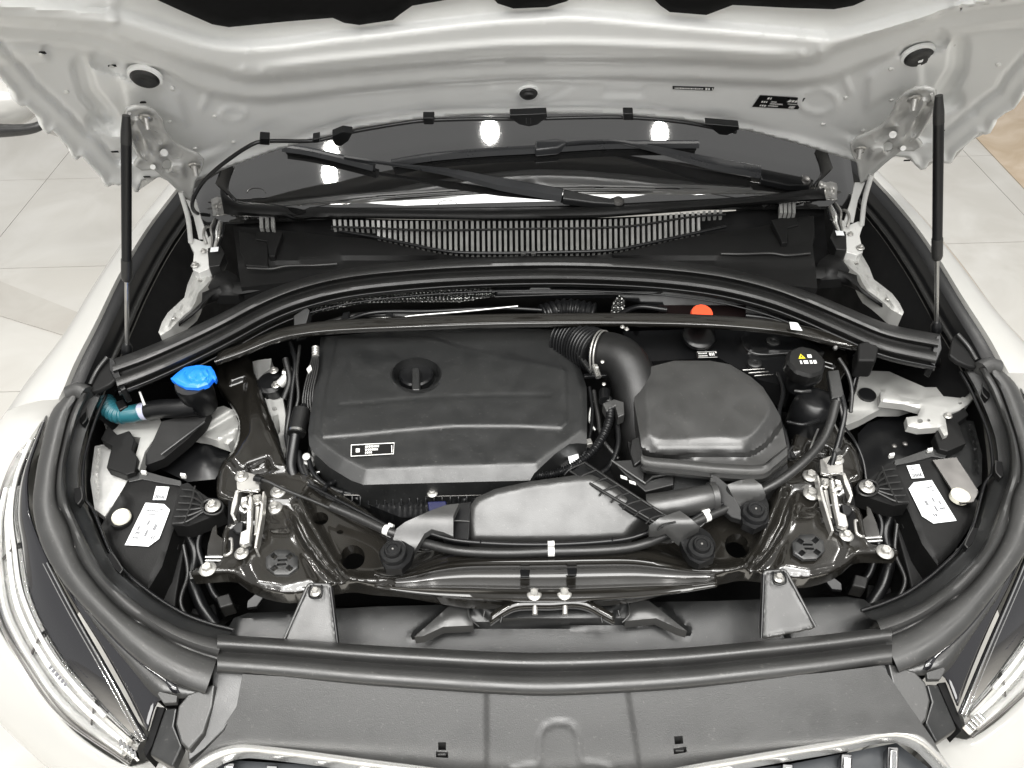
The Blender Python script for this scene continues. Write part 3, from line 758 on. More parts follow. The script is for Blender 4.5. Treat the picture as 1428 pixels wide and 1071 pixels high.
def wiper(name, label, blade, arm, pivot, head, conn):
    t = thing(name, label, 'wiper', 'windscreen wipers')
    if blade:
        rub = [W(x, y+2.5, .006) for x, y in blade]; sp_ = [W(x, y, .016) for x, y in blade]
        n = 30; a = catmull(sp_, n); b_ = catmull(rub, n); bm = bmesh.new(); rows = []
        for i in range(n):
            tt = (a[min(n-1, i+1)]-a[max(0, i-1)]).normalized(); nn = Vector((0, -.48, .87)); side = tt.cross(nn).normalized()
            k = .010
            ring = [a[i]+side*k, a[i]+side*k*.3+nn*.007, a[i]-side*k*.2+nn*.007, a[i]-side*k, a[i]-side*.3*k-nn*.004, a[i]-side*.2*k-nn*.011, a[i]+side*.2*k-nn*.011, a[i]+side*.3*k-nn*.004]
            rows.append([bm.verts.new(q) for q in ring])
        for i in range(n-1):
            for k in range(8): bm.faces.new((rows[i][k], rows[i][(k+1) % 8], rows[i+1][(k+1) % 8], rows[i+1][k]))
        bm.faces.new(rows[0][::-1]); bm.faces.new(rows[-1])
        mk('blade', bm, 'wiper_black', t, 35)
    # arm: tapered flattened bar
    n = 34; a = catmull([W(x, y, l) for x, y, l in arm], n); bm = bmesh.new(); rows = []
    for i in range(n):
        tt = (a[min(n-1, i+1)]-a[max(0, i-1)]).normalized(); nn = Vector((0, -.48, .87)); side = tt.cross(nn).normalized()
        k = .0035+.0115*max(0, min(1, (i/(n-1)-.28)/.45)); hgt = .003+.006*max(0, min(1, (i/(n-1)-.28)/.45))
        ring = [a[i]+side*k, a[i]+side*k*.55+nn*hgt, a[i]-side*k*.55+nn*hgt, a[i]-side*k, a[i]-side*k*.8-nn*.003, a[i]+side*k*.8-nn*.003]
        rows.append([bm.verts.new(q) for q in ring])
    for i in range(n-1):
        for k in range(6): bm.faces.new((rows[i][k], rows[i][(k+1) % 6], rows[i+1][(k+1) % 6], rows[i+1][k]))
    bm.faces.new(rows[0][::-1]); bm.faces.new(rows[-1])
    mk('arm', bm, 'wiper_black', t, 40)
    plate('arm_head', [W(x, y, l) for x, y, l in head], .014, 'satin_black', t, .003)
    lathe('pivot_cap', W(*pivot), (0, -.35, .94), [(.011, -.006), (.012, .002), (.009, .006), (.004, .007)], 'dark_steel', t, 20)
    if conn:
        plate('blade_joint', [W(x, y, .030) for x, y in conn], .016, 'wiper_black', t, .004)
    return t
wiper('wiper', 'long black wiper with its blade lying across the windscreen, pivot by the octagonal cap side',
      [(546, 228), (600, 219), (680, 212), (752, 208), (850, 202), (974, 201)], [(790, 200, .03), (832, 197, .032), (868, 198, .032), (930, 212, .03), (985, 226, .03), (1060, 240, .028)], (1122, 252, .022),
      [(1056, 233, .034), (1062, 250, .034), (1100, 258, .03), (1130, 258, .026), (1136, 250, .026), (1120, 246, .028), (1080, 238, .032)], [(746, 196), (776, 192), (794, 197), (778, 206), (746, 209)])
wiper('wiper', 'black wiper whose arm slants to a pivot in front of the louvres',
      [(395, 206), (430, 211), (470, 220), (522, 233)], [(480, 219, .028), (540, 228, .03), (600, 236, .032), (640, 243, .032), (700, 257, .03), (784, 272, .026)], (862, 281, .018),
      [(786, 263, .034), (784, 277, .034), (830, 283, .026), (866, 285, .022), (872, 280, .022), (860, 277, .024), (820, 270, .03)], None)
# ================================================================== ENGINE BAY TUB
tub = thing('bay_liner', 'black underbody liner and walls closing the engine bay', 'liner')
bm = bmesh.new()
plate_bm(bm, [Vector(q) for q in ((-.45, .45, .50), (.45, .45, .50), (.70, .62, .50), (.80, .85, .50), (.80, 1.30, .50), (-.80, 1.30, .50), (-.80, .85, .50), (-.70, .62, .50))], .02)
mk('undertray', bm, 'dark_void', tub)
loft('bulkhead', [[(160, 545, .95), (300, 470, .965), (430, 405, .975), (600, 388, .98), (760, 384, .98), (920, 388, .98), (1060, 405, .975), (1190, 455, .965), (1312, 500, .95)],
                  [(160, 560, .85), (300, 500, .80), (430, 450, .80), (600, 440, .80), (760, 436, .80), (920, 440, .80), (1060, 450, .80), (1190, 500, .80), (1312, 520, .85)],
                  [(160, 640, .60), (300, 600, .55), (430, 570, .5), (600, 560, .5), (760, 560, .5), (920, 560, .5), (1060, 570, .5), (1190, 590, .55), (1312, 610, .60)]], 'satin_black', tub, 60, 4)
for s in (1, -1):
    S = s
    loft('wheel_arch_liner', [[(128, 560, .86), (120, 640, .85), (128, 730, .83), (180, 830, .80), (300, 880, .78)],
                              [(180, 600, .74), (170, 680, .70), (190, 760, .66), (240, 830, .62), (330, 860, .60)],
                              [(260, 620, .62), (250, 700, .58), (270, 770, .56), (300, 830, .55), (360, 850, .54)]], 'black_plastic', tub, 30, 5)
S = 1
fw = thing('front_lower_duct', 'grey moulded air guide plate lying in front of the crossmember', 'air guide')
fp = [(318, 876), (326, 862), (345, 855), (420, 852), (520, 846), (660, 842), (765, 842), (880, 840), (1000, 838), (1110, 834), (1180, 832), (1205, 836), (1220, 848), (1226, 866), (1255, 905), (765, 935), (300, 915)]
def fpz(X, Y):
    z = .770-.012*ss(-40, 40, Y-880)
    z += plateau(X, Y, [(330, 858), (420, 850), (440, 880), (440, 905), (320, 900)], .018, -6, 6)
    z += plateau(X, Y, [(1090, 836), (1195, 832), (1226, 870), (1200, 900), (1100, 900)], .018, -6, 6)
    z += plateau(X, Y, [(575, 888), (600, 880), (632, 868), (685, 872), (850, 868), (915, 862), (940, 872), (960, 880), (958, 884), (925, 842), (880, 836), (765, 838), (660, 842), (630, 850)], .026, -5, 5)
    z += plateau(X, Y, [(660, 842), (690, 866), (850, 862), (870, 838)], .010, -6, 4)
    return z
sheet('guide_plate', fp, 'cover_plastic', fw, fpz, step=5, skirt=.02)
fin = [(578, 888), (630, 842), (652, 842), (660, 872), (618, 874), (590, 887)]
for f_ in (fin, [(958, 880), (905, 838), (880, 836), (872, 866), (915, 862), (945, 876)]):
    sheet('fin', f_, 'grey_plastic', fw, lambda X, Y: .803+.004*ss(0, 12, sd(X, Y, f_)), step=5, skirt=.02)
tube('moulding_line', [(652, 846, .812), (655, 862, .810), (668, 874, .806)], .0008, 'grey_plastic', fw, 6, 14)
tube('moulding_line', [(876, 840, .812), (878, 856, .810), (868, 868, .806)], .0008, 'grey_plastic', fw, 6, 14)
# dark boxes beyond the front corners
for s in (1, -1):
    S = s
    b = thing('corner_duct', 'black ribbed duct wall deep in the front corner ' + side_word(s), 'duct', 'ducts in the front corners')
    plate('duct_wall', [(232, 745, .80), (262, 720, .80), (258, 760, .79), (246, 830, .77), (240, 880, .75), (205, 850, .76), (218, 800, .78)], .10, 'matte_black', b, .003)
    for k in range(3): plate('rib', [(232-7*k+2, 758+24*k, .803-.01*k), (248-7*k+2, 754+24*k, .803-.01*k), (246-7*k+2, 766+24*k, .80-.01*k), (231-7*k+2, 769+24*k, .80-.01*k)], .01, 'matte_black', b, .001)
    plate('horn_bracket', [(345, 838, .80), (356, 828, .80), (368, 832, .80), (358, 846, .79), (344, 848, .79)], .006, 'satin_black', b, .001)
    plate('lower_block', [(262, 848, .70), (300, 840, .70), (306, 872, .69), (268, 880, .69)], .08, 'matte_black', b, .004)
S = 1

# ================================================================== FRONT CARRIER (gloss black pressed steel)
car = thing('front_carrier', 'gloss black pressed steel crossmember spanning the front of the engine bay', 'crossmember')
left = [(765, 838), (700, 839), (650, 837), (600, 829), (560, 822), (520, 819), (490, 815), (465, 818), (440, 824), (415, 829), (395, 830), (365, 824), (345, 815), (332, 806), (318, 800), (268, 803), (266, 797), (280, 788), (300, 785), (308, 772), (310, 745), (318, 730), (330, 725), (322, 700), (303, 692), (303, 668), (308, 648), (325, 627), (333, 600), (330, 577), (314, 552), (300, 532), (305, 507), (345, 496), (356, 520), (370, 558), (386, 600), (403, 652), (428, 658), (452, 674), (500, 703), (545, 736), (575, 752), (640, 759), (765, 762)]
left = sp2(left, 150, False)
right = mirpx([(x, y, .875) for x, y in left[1:-1]])[::-1]
car_out = left + [(x, y) for x, y, z in right]
cHole = [ell(492, 777, 17, 17, 20), ell(447, 723, 11, 9, 14), ell(474, 742, 5, 3, 8)]
cHole += [[(x, y) for x, y, z in mirpx([(a, b, .875) for a, b in h])] for h in cHole[:2]]
def mline(l): return [(x, y) for x, y, z in mirpx([(a, b, .875) for a, b in l])]
beamT = interp([(300, 800), (520, 801), (545, 806), (590, 797), (640, 785), (765, 782), (880, 781), (940, 790), (990, 796), (1030, 792), (1250, 780)])
def carz(X, Y):
    z = .872+.0*X
    # inner web (plate with the holes) sits lower than ribs
    for f in (lambda l: l, mline):
        web = f([(424, 690), (440, 672), (540, 742), (600, 768), (570, 792), (520, 802), (486, 800), (470, 780)])
        z = z - .010*ss(-5, 5, sd(X, Y, web))
        z = z + ridge(X, Y, f([(418, 696), (428, 720), (456, 768), (480, 803), (505, 808), (545, 806)]), .010, 4.5)
        z = z - ridge(X, Y, f([(410, 712), (428, 750), (455, 790), (475, 808)]), .012, 6)
        z = z + ridge(X, Y, f([(405, 728), (425, 768), (455, 800), (470, 812)]), .007, 4)
        z = z + ridge(X, Y, f([(428, 662), (500, 707), (545, 740)]), .008, 4)
        # upper arm: rolled edges, pressed bumps
        z = z + plateau(X, Y, f([(318, 640), (342, 600), (340, 560), (345, 520), (352, 525), (366, 568), (384, 615), (396, 655), (330, 655)]), .010, -4, 6)
        z = z - plateau(X, Y, f([(344, 650), (372, 640), (378, 655), (350, 662)]), .014, -3, 3)
        z = z + plateau(X, Y, f([(312, 508), (342, 503), (348, 525), (318, 536)]), .012, -4, 4)
        z = z + ridge(X, Y, f([(376, 600), (398, 650)]), .006, 3)
        z = z - plateau(X, Y, f([(318, 735), (372, 730), (372, 755), (316, 770)]), .008, -6, 5)
        z = z + plateau(X, Y, f([(340, 790), (352, 745), (380, 728), (410, 738), (424, 775), (440, 812), (395, 822), (355, 815)]), .006, -4, 5)
        z = z - ridge(X, Y, f([(378, 737), (404, 737)]), .005, 4)
        z = z - plateau(X, Y, f([(375, 700), (408, 700), (405, 742), (376, 742)]), .006, -4, 4)
        z = z + .016*(1-ss(0, 14, np.abs(sd(X, Y, f([(266, 797), (330, 790), (330, 812), (266, 806)])))))*0
    # centre beam: upper bead, hollow web, front bead
    mid = ss(520, 600, X)*(1-ss(930, 1010, X))
    z = z - mid*.022
    # rolled outer rim
    e = sd(X, Y, car_out)
    z = z + .0025*np.exp(-((e-4)/3)**2) - .006*(1-ss(0, 3.5, e))
    return z
CL = []
for f in (lambda l: l, mline):
    for l_, o_ in (([(418, 696), (428, 720), (456, 768), (480, 803), (505, 808), (545, 806)], (-4, 0, 4)), ([(405, 728), (425, 768), (455, 800), (470, 812)], (-3, 0, 3)), ([(428, 662), (500, 707), (545, 740)], (-4, 0, 4)),
                   ([(340, 790), (352, 745), (380, 728), (410, 738), (424, 775), (440, 812), (395, 822), (355, 815), (340, 790)], (-4, 4)), ([(376, 600), (398, 650)], (-3, 0, 3))):
        CL.append((f(l_), o_))
co_ = car_out + [car_out[0]]
CL.append((co_, (3.5, -3.5)))
sheet('pressing', car_out, 'gloss_black', car, carz, holes=cHole, step=2.7, skirt=.022, angle=60, relax=3, lines=CL)
# middle of the crossmember: one smooth rolled profile with two beads and a hollow web
bx = [522, 545, 575, 610, 650, 700, 765, 830, 880, 915, 950, 975, 1000]
def brail(fy, fz):
    out = []
    for x in bx:
        t = min(1, min((x-522)/120, (1000-x)/120)); t = max(0, t); t = t*t*(3-2*t)
        yt = float(beamT(float(x))); yf = 837-18*(abs(x-763)/240)**2.2*(1 if x < 763 else 1.12)
        out.append((x, yt+(yf-yt)*fy, .866+(fz-.866)*(.25+.75*t)+.004*(1-t)))
    return out
loft('beam', [brail(fy, fz) for fy, fz in ((-.42, .856), (-.30, .872), (-.10, .880), (0, .888), (.10, .882), (.25, .862), (.45, .854), (.62, .862), (.72, .876), (.78, .879), (.88, .872), (1.0, .868), (1.06, .85))], 'gloss_black', car, 90, 4, .003, 60)
def cz(x, y): return float(carz(np.array([float(x)]), np.array([float(y)]))[0])
for (x, y, r) in ((388, 686, .0125), (383, 708, .0125), (290, 794, .0125), (745, 829, .0105), (787, 828, .0105)):
    bolt((x, y, cz(x, y) if x < 500 else .874), r, car, rot=random.random())
for (x, y, r) in ((1130, 664, .0125), (1131, 689, .0125), (1234, 770, .0125)):
    bolt((x, y, .874), r, car, rot=random.random())
for (x, y) in ((732, 800), (798, 798)):
    plate('tab', [(x-7, y-6, .872), (x+7, y-6, .872), (x+6, y+4, .876), (x-6, y+4, .876)], .004, 'satin_black', car, .001)
for (x, y) in ((746, 851), (788, 851)):
    tube('stud', [(x, y-6, .845), (x, y+6, .842)], .0042, 'pale_zinc', car, 12, 4)
# front lower hoop under the crossmember
hoop = thing('front_hoop', 'small black steel hoop under the middle of the crossmember', 'bracket')
hl = [(684, 862, .83), (700, 851, .838), (718, 842, .846), (740, 840, .848), (768, 840, .848), (800, 838, .848), (820, 842, .846), (838, 852, .838), (856, 862, .83)]
P = [p(*q) for q in hl]
loft('hoop_bar', [[q+Vector((0, -.006, -.012)) for q in P], [q+Vector((0, -.006, 0)) for q in P], [q+Vector((0, .004, .003)) for q in P], [q+Vector((0, .010, -.004)) for q in P]], 'gloss_black', hoop, 50, 3, .003)
for (x, y, dx) in ((688, 862, -1), (700, 864, -1), (850, 862, 1), (838, 864, 1), (676, 856, -1), (862, 855, 1)):
    tube('pin', [(x, y-4, .832), (x+2*dx, y+4, .828)], .0022, 'black_plastic', hoop, 8, 3)
# octagonal drain grilles on the wings
for s in (1, -1):
    S = s
    dgx = thing('drain_grille', 'slotted octagonal drain plug on the crossmember ' + side_word(s), 'drain plug', 'octagonal drain plugs')
    cx, cy = 393, 784; z0 = cz(393, 770)+.004
    oc = [(cx+24*math.cos(a)*1.0, cy+18.5*math.sin(a)) for a in [math.pi/8+math.pi/4*k for k in range(8)]]
    slots = [[(387, 780), (401, 779), (401, 782), (387, 783)], [(386, 786), (399, 785), (399, 788), (386, 789)]]
    for a in (45, 135, 225, 315):
        ca, sa = math.cos(math.radians(a)), math.sin(math.radians(a)); qx, qy = cx+15*ca, cy+11.5*sa
        slots.append([(qx+5*ca-3.6*-sa, qy+4*sa-3.4*ca), (qx+5*ca+3.6*-sa, qy+4*sa+3.4*ca), (qx-4.5*ca+3.6*-sa, qy-3.5*sa+3.4*ca), (qx-4.5*ca-3.6*-sa, qy-3.5*sa-3.4*ca)])
    sheet('plug_face', oc, 'grey_plastic' if False else 'cover_plastic', dgx, lambda X, Y: z0+.0015*ss(0, 3, sd(X, Y, oc)), holes=slots, step=3, skirt=.006)
    sheet('slot_backing', oc, 'dark_void', dgx, lambda X, Y: z0-.004+0*X, step=12)
S = 1

# ================================================================== HOOD LATCHES
for s in (1, -1):
    S = s
    la = thing('hood_latch', 'pale zinc hood latch with springs and levers ' + side_word(s), 'latch', 'hood latches')
    plate('recess_plate', [(322, 672, .868), (366, 668, .868), (366, 740, .866), (356, 778, .866), (316, 772, .866), (318, 700, .868)], .004, 'dark_void', la, .001)
    plate('base_plate', [(329, 660, .892), (338, 656, .893), (361, 663, .893), (362, 682, .892), (350, 686, .892), (330, 682, .892)], .006, 'pale_zinc', la, .0012)
    plate('side_frame', [(328, 684, .894), (333, 682, .894), (331, 700, .894), (326, 716, .894), (330, 724, .893), (326, 726, .893), (321, 716, .893), (323, 702, .894)], .012, 'pale_zinc', la, .001)
    plate('side_frame', [(366, 685, .896), (369, 685, .896), (366, 720, .894), (358, 764, .890), (354, 764, .890), (361, 720, .894)], .016, 'pale_zinc', la, .001)
    plate('catch_lever', [(347, 690, .905), (352, 692, .905), (351, 730, .903), (348, 756, .898), (338, 760, .896), (333, 758, .896), (335, 742, .899), (343, 738, .901), (344, 706, .904)], .010, 'pale_zinc', la, .002)
    plate('rotary_catch', [(336, 693, .898), (345, 691, .899), (346, 712, .898), (340, 716, .897), (332, 712, .897)], .010, 'steel', la, .002)
    plate('pawl', [(352, 690, .899), (364, 688, .899), (365, 700, .899), (356, 703, .899), (352, 698, .899)], .008, 'zinc', la, .0015)
    plate('inner_lever', [(356, 706, .894), (362, 706, .894), (358, 744, .891), (354, 746, .891)], .006, 'pale_zinc', la, .001)
    plate('rubber_stop', [(330, 728, .893), (340, 726, .893), (338, 744, .889), (328, 743, .888), (322, 736, .889)], .012, 'satin_black', la, .003)
    pts = [(338+2*math.cos(k*.9), 694+1.1*k, .907) for k in range(16)]
    tube('spring', [(349+3.2*math.cos(k*1.5), 684+2.2*k*.55, .900+.004*math.sin(k*1.5)) for k in range(26)], .0009, 'zinc', la, 6, 120)
    tube('release_hook', [(320, 752, .889), (323, 752, .890), (323, 768, .889), (317, 774, .888), (313, 774, .886)], .0022, 'pale_zinc', la, 8, 20)
    tube('wire_link', [(330, 686, .899), (345, 684, .902), (360, 686, .901)], .0014, 'zinc', la, 8, 12)
    lathe('pivot', p(341, 704, .906), (0, 0, 1), [(.006, -.004), (.006, .002), (.004, .004)], 'zinc', la, 16)
    lathe('pivot', p(359, 695, .905), (0, 0, 1), [(.0045, -.006), (.0045, .001), (.003, .003)], 'pale_zinc', la, 16)
    bolt((337, 665, .893), .0105, la, rot=.3); bolt((337, 772, .880), .0105, la, rot=.7)
    plate('guard_plate', [(296, 736, .868), (302, 731, .868), (303, 745, .868), (312, 752, .868), (311, 775, .868), (288, 775, .868), (290, 758, .868)], .004, 'gloss_black', la, .001)
    tube('guard_edge', [(287, 777, .870), (311, 777, .870)], .0022, 'steel', la, 8, 3); tube('guard_edge', [(287, 782, .870), (309, 782, .870)], .0022, 'steel', la, 8, 3)
    # headlamp carrier: black housing with stickers
    hc = thing('headlamp_housing', 'black headlamp back housing with white stickers ' + side_word(s), 'headlamp housing', 'headlamp back housings')
    ho = [(180, 668), (205, 660), (252, 671), (258, 680), (252, 712), (240, 744), (226, 790), (207, 822), (180, 800), (146, 758), (140, 735), (160, 700)]
    sheet('housing', ho, 'matte_black', hc, lambda X, Y: .845-.0009*(np.maximum(0, Y-690))*.25+.003*ss(0, 5, sd(X, Y, ho))-.010*np.exp(-(ld(X, Y, [(172, 700), (150, 742)])/9)**2), step=6, skirt=.10)
    plate('rear_lip', [(176, 664, .852), (200, 656, .852), (228, 664, .852), (252, 670, .852), (254, 678, .851), (226, 674, .851), (198, 668, .851), (180, 672, .851)], .03, 'cover_plastic', hc, .001)
    for (x, y) in ((200, 657), (255, 661)): plate('snap_tab', [(x-4, y-2, .858), (x+4, y-1, .858), (x+3, y+3, .857), (x-4, y+2, .857)], .008, 'tape_white', hc, .001)
    for (x0, y0, x1, y1) in ((190, 830, 172, 806), (196, 824, 178, 800)): tube('moulded_bar', [(x0, y0, .835), (x1, y1, .838)], .002, 'grey_plastic', hc, 6, 3)
    a, b_, c_, d_ = [(207, 676), (217, 678), (213, 697), (203, 696)], None, None, None
    def PZ(x, y, l=.0): return p(x, y, .8495-.000225*max(0, y-690)+l)
    st, P = sticker(hc, 'small_sticker', [(218, 678), (236, 679), (231, 697), (213, 697)], 'sticker_white', fn=lambda x, y: PZ(x, y, .001))
    prints('lettering', P[0], P[1], P[3], [(.15, .8, .15, .06, .3), (.15, .8, .3, .06, .3), (.15, .8, .45, .06, .5), (.15, .85, .65, .25, .12)], 'print_grey', st)
    st, P = sticker(hc, 'large_sticker', [(203, 701), (229, 703), (237, 711), (222, 751), (207, 762), (174, 760)], 'sticker_white', fn=lambda x, y: PZ(x, y, .001))
    A, B, D = P[0], P[0]+(P[1]-P[0])*1.2, P[5]
    if s == -1: A, B = B, A; D = D+(A-B)*.9
    D = P[5] if s == 1 else D
    if s == 1:
        prints('lettering', A, B, D, [(.2, .75, .16, .04, .06), (.2, .7, .25, .03, .05), (.5, .6, .40, .12, .04), (.75, .95, .12, .03, .05), (.2, .3, .55, .1, .04), (.2, .4, .68, .06, .05), (.2, .45, .8, .05, .06), (.62, .72, .62, .16, .03), (.85, 1.0, .48, .14, .04), (.95, 1.1, .74, .08, .1)], 'print_grey', st)
    else:
        prints('lettering', P[0], P[1], P[5], [(.2, .55, .14, .04, .06), (.2, .5, .24, .03, .05), (.5, .6, .40, .12, .04), (.25, .35, .5, .1, .04), (.2, .5, .66, .05, .05), (.62, .72, .60, .14, .03), (.9, 1.05, .46, .12, .04), (.8, 1.0, .78, .07, .1)], 'print_grey', st)
    if s == 1:
        lathe('breather_cap', PZ(170, 722, .002), (0, 0, 1), [(.0145, -.003), (.0145, .005), (.0125, .008), (.004, .009)], 'cream_plug', hc, 28)
        lathe('breather_seat', PZ(170, 724, .0), (0, 0, 1), [(.018, -.004), (.017, .002)], 'matte_black', hc, 28)
    else:
        S = 1; plate('window_strip', [(1300, 641, .853), (1334, 637, .853), (1366, 686, .851), (1358, 700, .850), (1340, 702, .850)], .004, 'dark_steel', hc, .001); S = -1
        lathe('breather_cap', PZ(167, 727, .004), (0, 0, 1), [(.0145, -.003), (.0145, .006), (.0115, .008), (.008, .010)], 'cream_plug', hc, 28)
    # ribbed arm to the carrier
    ra = [(252, 676), (262, 673), (276, 684), (290, 694), (305, 697), (314, 705), (312, 714), (298, 720), (280, 727), (262, 734), (240, 732), (238, 728)]
    sheet('arm_web', ra, 'matte_black', hc, lambda X, Y: .853+0*X, step=8, skirt=.03)
    for k in range(6):
        y0 = 682+9.5*k; x0 = 254-2.6*k
        tube('rib', [(x0, y0, .8585), (x0+18, y0+3-1.0*k, .8585), (284, 700+2.6*k, .8585)], .0016, 'rubber', hc, 6, 14)
    tube('rib', [(272, 678, .859), (267, 700, .859), (257, 730, .859)], .0016, 'rubber', hc, 6, 10)
    ro = [(296+15*math.cos(t), 707+11*math.sin(t), .859) for t in [2*math.pi*k/20 for k in range(21)]]
    tube('rib', ro, .0018, 'rubber', hc, 6, 40)
    bolt((297, 706, .861), .0125, hc, rot=.4)
    # upper bracket plate behind the module (black, ragged)
    plate('back_bracket', [(163, 606, .868), (180, 600, .868), (188, 612, .868), (184, 626, .866), (192, 638, .864), (188, 658, .862), (176, 662, .862), (148, 652, .864), (152, 636, .866), (156, 622, .867), (140, 612, .87), (150, 592, .872)], .02, 'matte_black', hc, .002)
S = 1

# ================================================================== PERIMETER SEALS, HEADLAMPS
for s in (1, -1):
    S = s
    sc_ = thing('side_seal_cover', 'wide grey rubber cover strip curving along the headlamp ' + side_word(s), 'seal', 'rubber seal covers over the headlamps')
    outer = [(98, 545), (72, 575), (58, 625), (50, 665), (47, 712), (61, 765), (91, 815), (134, 862), (188, 916), (240, 950), (286, 967)]
    line = [(112, 548), (98, 578), (86, 625), (79, 665), (80, 700), (95, 731), (114, 785), (161, 843), (214, 880), (262, 904), (303, 918)]
    inner = [(124, 548), (112, 575), (99, 615), (92, 650), (94, 692), (107, 728), (144, 797), (188, 838), (236, 869), (274, 884), (309, 893)]
    zs = [.945, .935, .92, .91, .90, .89, .885, .88, .875, .872, .870]
    def lerp2(a, b, t): return [(x0+(x1-x0)*t, y0+(y1-y0)*t) for (x0, y0), (x1, y1) in zip(a, b)]
    def zz(l, dz): return [(x, y, z+dz) for (x, y), z in zip(l, zs)]
    loft('cover_strip', [zz(outer, -.022), zz(outer, -.010), zz(lerp2(outer, line, .35), -.001), zz(lerp2(outer, line, .75), -.002), zz(lerp2(outer, line, .93), -.006), zz(line, -.013), zz(lerp2(line, inner, .14), -.003), zz(lerp2(line, inner, .4), .006), zz(lerp2(line, inner, .75), .005), zz(inner, -.004), zz(inner, -.03)], 'seal_rubber', sc_, 70, 3)
    # closing end sleeve
    tube('end_sleeve', [p(97, 549, .936), p(110, 545, .940), p(122, 550, .938)], lambda t: .0145, 'seal_rubber', sc_, 18, 8)
    # flange facet below the strip towards the lamp
    loft('flange', [[(61, 768, .856), (101, 838, .846), (140, 900, .838), (175, 962, .830), (204, 1020, .822)], [(62, 766, .86), (110, 838, .853), (160, 896, .850), (196, 940, .846), (219, 978, .84)], [(62, 764, .862), (130, 860, .862), (186, 918, .860), (240, 952, .855), (250, 966, .85)]], 'piano_black', sc_, 30, 4, .003)
    loft('hem', [[(120, 850, .862), (160, 893, .860), (215, 936, .856), (262, 960, .852), (288, 968, .85)], [(132, 872, .854), (178, 926, .850), (218, 972, .845), (250, 974, .845), (284, 972, .845)]], 'seal_rubber', sc_, 30, 2, .004, straight=True)
    plate('hem_clip', [(219, 968, .858), (222, 964, .858), (247, 970, .858), (246, 980, .852), (228, 981, .852)], .008, 'seal_rubber', sc_, .001)
    # inner wall of the strip with clip windows
    iw = [zz(inner, -.012), zz([(x+10 if i < 6 else x+9, y+(3 if i < 5 else -5)) for i, (x, y) in enumerate(inner)], -.022), zz([(x+17 if i < 6 else x+13, y+(3 if i < 5 else -11)) for i, (x, y) in enumerate(inner)], -.026), zz([(x+18 if i < 6 else x+15, y+(3 if i < 5 else -13)) for i, (x, y) in enumerate(inner)], -.07)]
    loft('inner_ledge', iw, 'cover_plastic', sc_, 60, 3)
    tube('ledge_edge', zz([(x+24 if i < 6 else x+17, y+(3 if i < 5 else -15)) for i, (x, y) in enumerate(inner)], -.03), .0026, 'satin_black', sc_, 8, 60)
    for (x, y, z, r) in ((110, 690, .888, 1), (160, 785, .876, 0), (117, 578, .918, 1)):
        q = [(x-7, y-9), (x+2, y-11), (x+4, y+4), (x-2, y+13), (x-6, y+10)] if r else [(x-12, y-13), (x-4, y-14), (x+10, y+8), (x+7, y+14), (x-2, y+6)]
        cp = plate('clip_window', [(a, b, z) for a, b in q], .012, 'dark_void', sc_, .0008)
        cp2 = q[1:4]
        tube('clip_wire', [(a+.5, b, z+.002) for a, b in cp2], .0010, 'grey_plastic', cp, 6, 8)
    # ---- headlamp
    hl = thing('headlamp', 'slim headlamp with chrome band under a clear edge ' + side_word(s), 'headlamp', 'headlamps')
    blkR = [(66, 578, .905), (40, 650, .885), (38, 700, .875), (46, 735, .865), (68, 785, .855), (102, 850, .842), (150, 935, .830), (203, 1032, .818)]
    blkL = [(60, 583, .895), (30, 660, .868), (22, 715, .850), (27, 757, .835), (40, 832, .815), (78, 910, .798), (136, 980, .785), (194, 1036, .780)]
    mid_ = [((a[0]+b[0])/2, (a[1]+b[1])/2, (a[2]+b[2])/2+.004) for a, b in zip(blkR, blkL)]
    loft('black_bezel', [blkR, mid_, blkL], 'piano_black', hl, 50, 4, .003)
    tube('bezel_crease', [(x-2, y, z+.004) for x, y, z in blkR[4:]], .0016, 'chrome', hl, 8, 30)
    tube('bezel_crease', [(x-8, y+1, z+.003) for x, y, z in blkR[4:]], .0008, 'chrome', hl, 8, 30)
    chO = [(66, 576, .89), (22, 640, .85), (0, 700, .825), (-8, 760, .80), (0, 850, .77), (36, 922, .748), (90, 995, .732), (184, 1062, .722)]
    chM = [((a[0]*.45+b[0]*.55), (a[1]*.45+b[1]*.55), (a[2]+b[2])/2-.012) for a, b in zip(blkL, chO)]
    loft('chrome_band', [[(x, y, z-.004) for x, y, z in blkL], chM, [(x, y, z-.006) for x, y, z in chO]], 'lamp_bezel', hl, 60, 3)
    # light guides inside
    Lp, Lo = catmull(vec(blkL), 40), catmull(vec(chO), 40)
    for fr, rr_, mm in ((.42, .0042, 'tape_white'), (.80, .0052, 'tape_white')):
        tube('light_guide', [Lp[k].lerp(Lo[k], fr)+Vector((0, 0, -.001)) for k in range(8, 40, 3)], rr_, mm, hl, 8, 60)
    for k in (14, 24, 33):
        a = Lp[k].lerp(Lo[k], .1)+Vector((0, 0, .002)); b2 = Lp[k+1].lerp(Lo[k+1], .7)+Vector((0, 0, .002)); d2 = (Lp[k+1]-Lp[k])*.25
        plate('light_divider', [a, a+d2, b2+d2*.8, b2], .008, 'dark_steel', hl, .002)
    tube('light_blade', [Lp[k].lerp(Lo[k], .15)+Vector((0, 0, .006)) for k in range(3, 39, 4)], .003, 'tape_white', hl, 8, 40)
    ln = loft('lens', [[(x, y, z+.004) for x, y, z in blkL], [(x-1, y+1, z+.006) for x, y, z in chM], [(x-4, y+3, z+.006) for x, y, z in chO], [(x-6, y+6, z-.03) for x, y, z in chO]], 'lens', hl, 50, 3)
    md = ln.modifiers.new('solid', 'SOLIDIFY'); md.thickness = .002
    tube('lens_rim', [(x-3, y+3, z+.004) for x, y, z in chO], .0022, 'dark_steel' , hl, 8, 50)
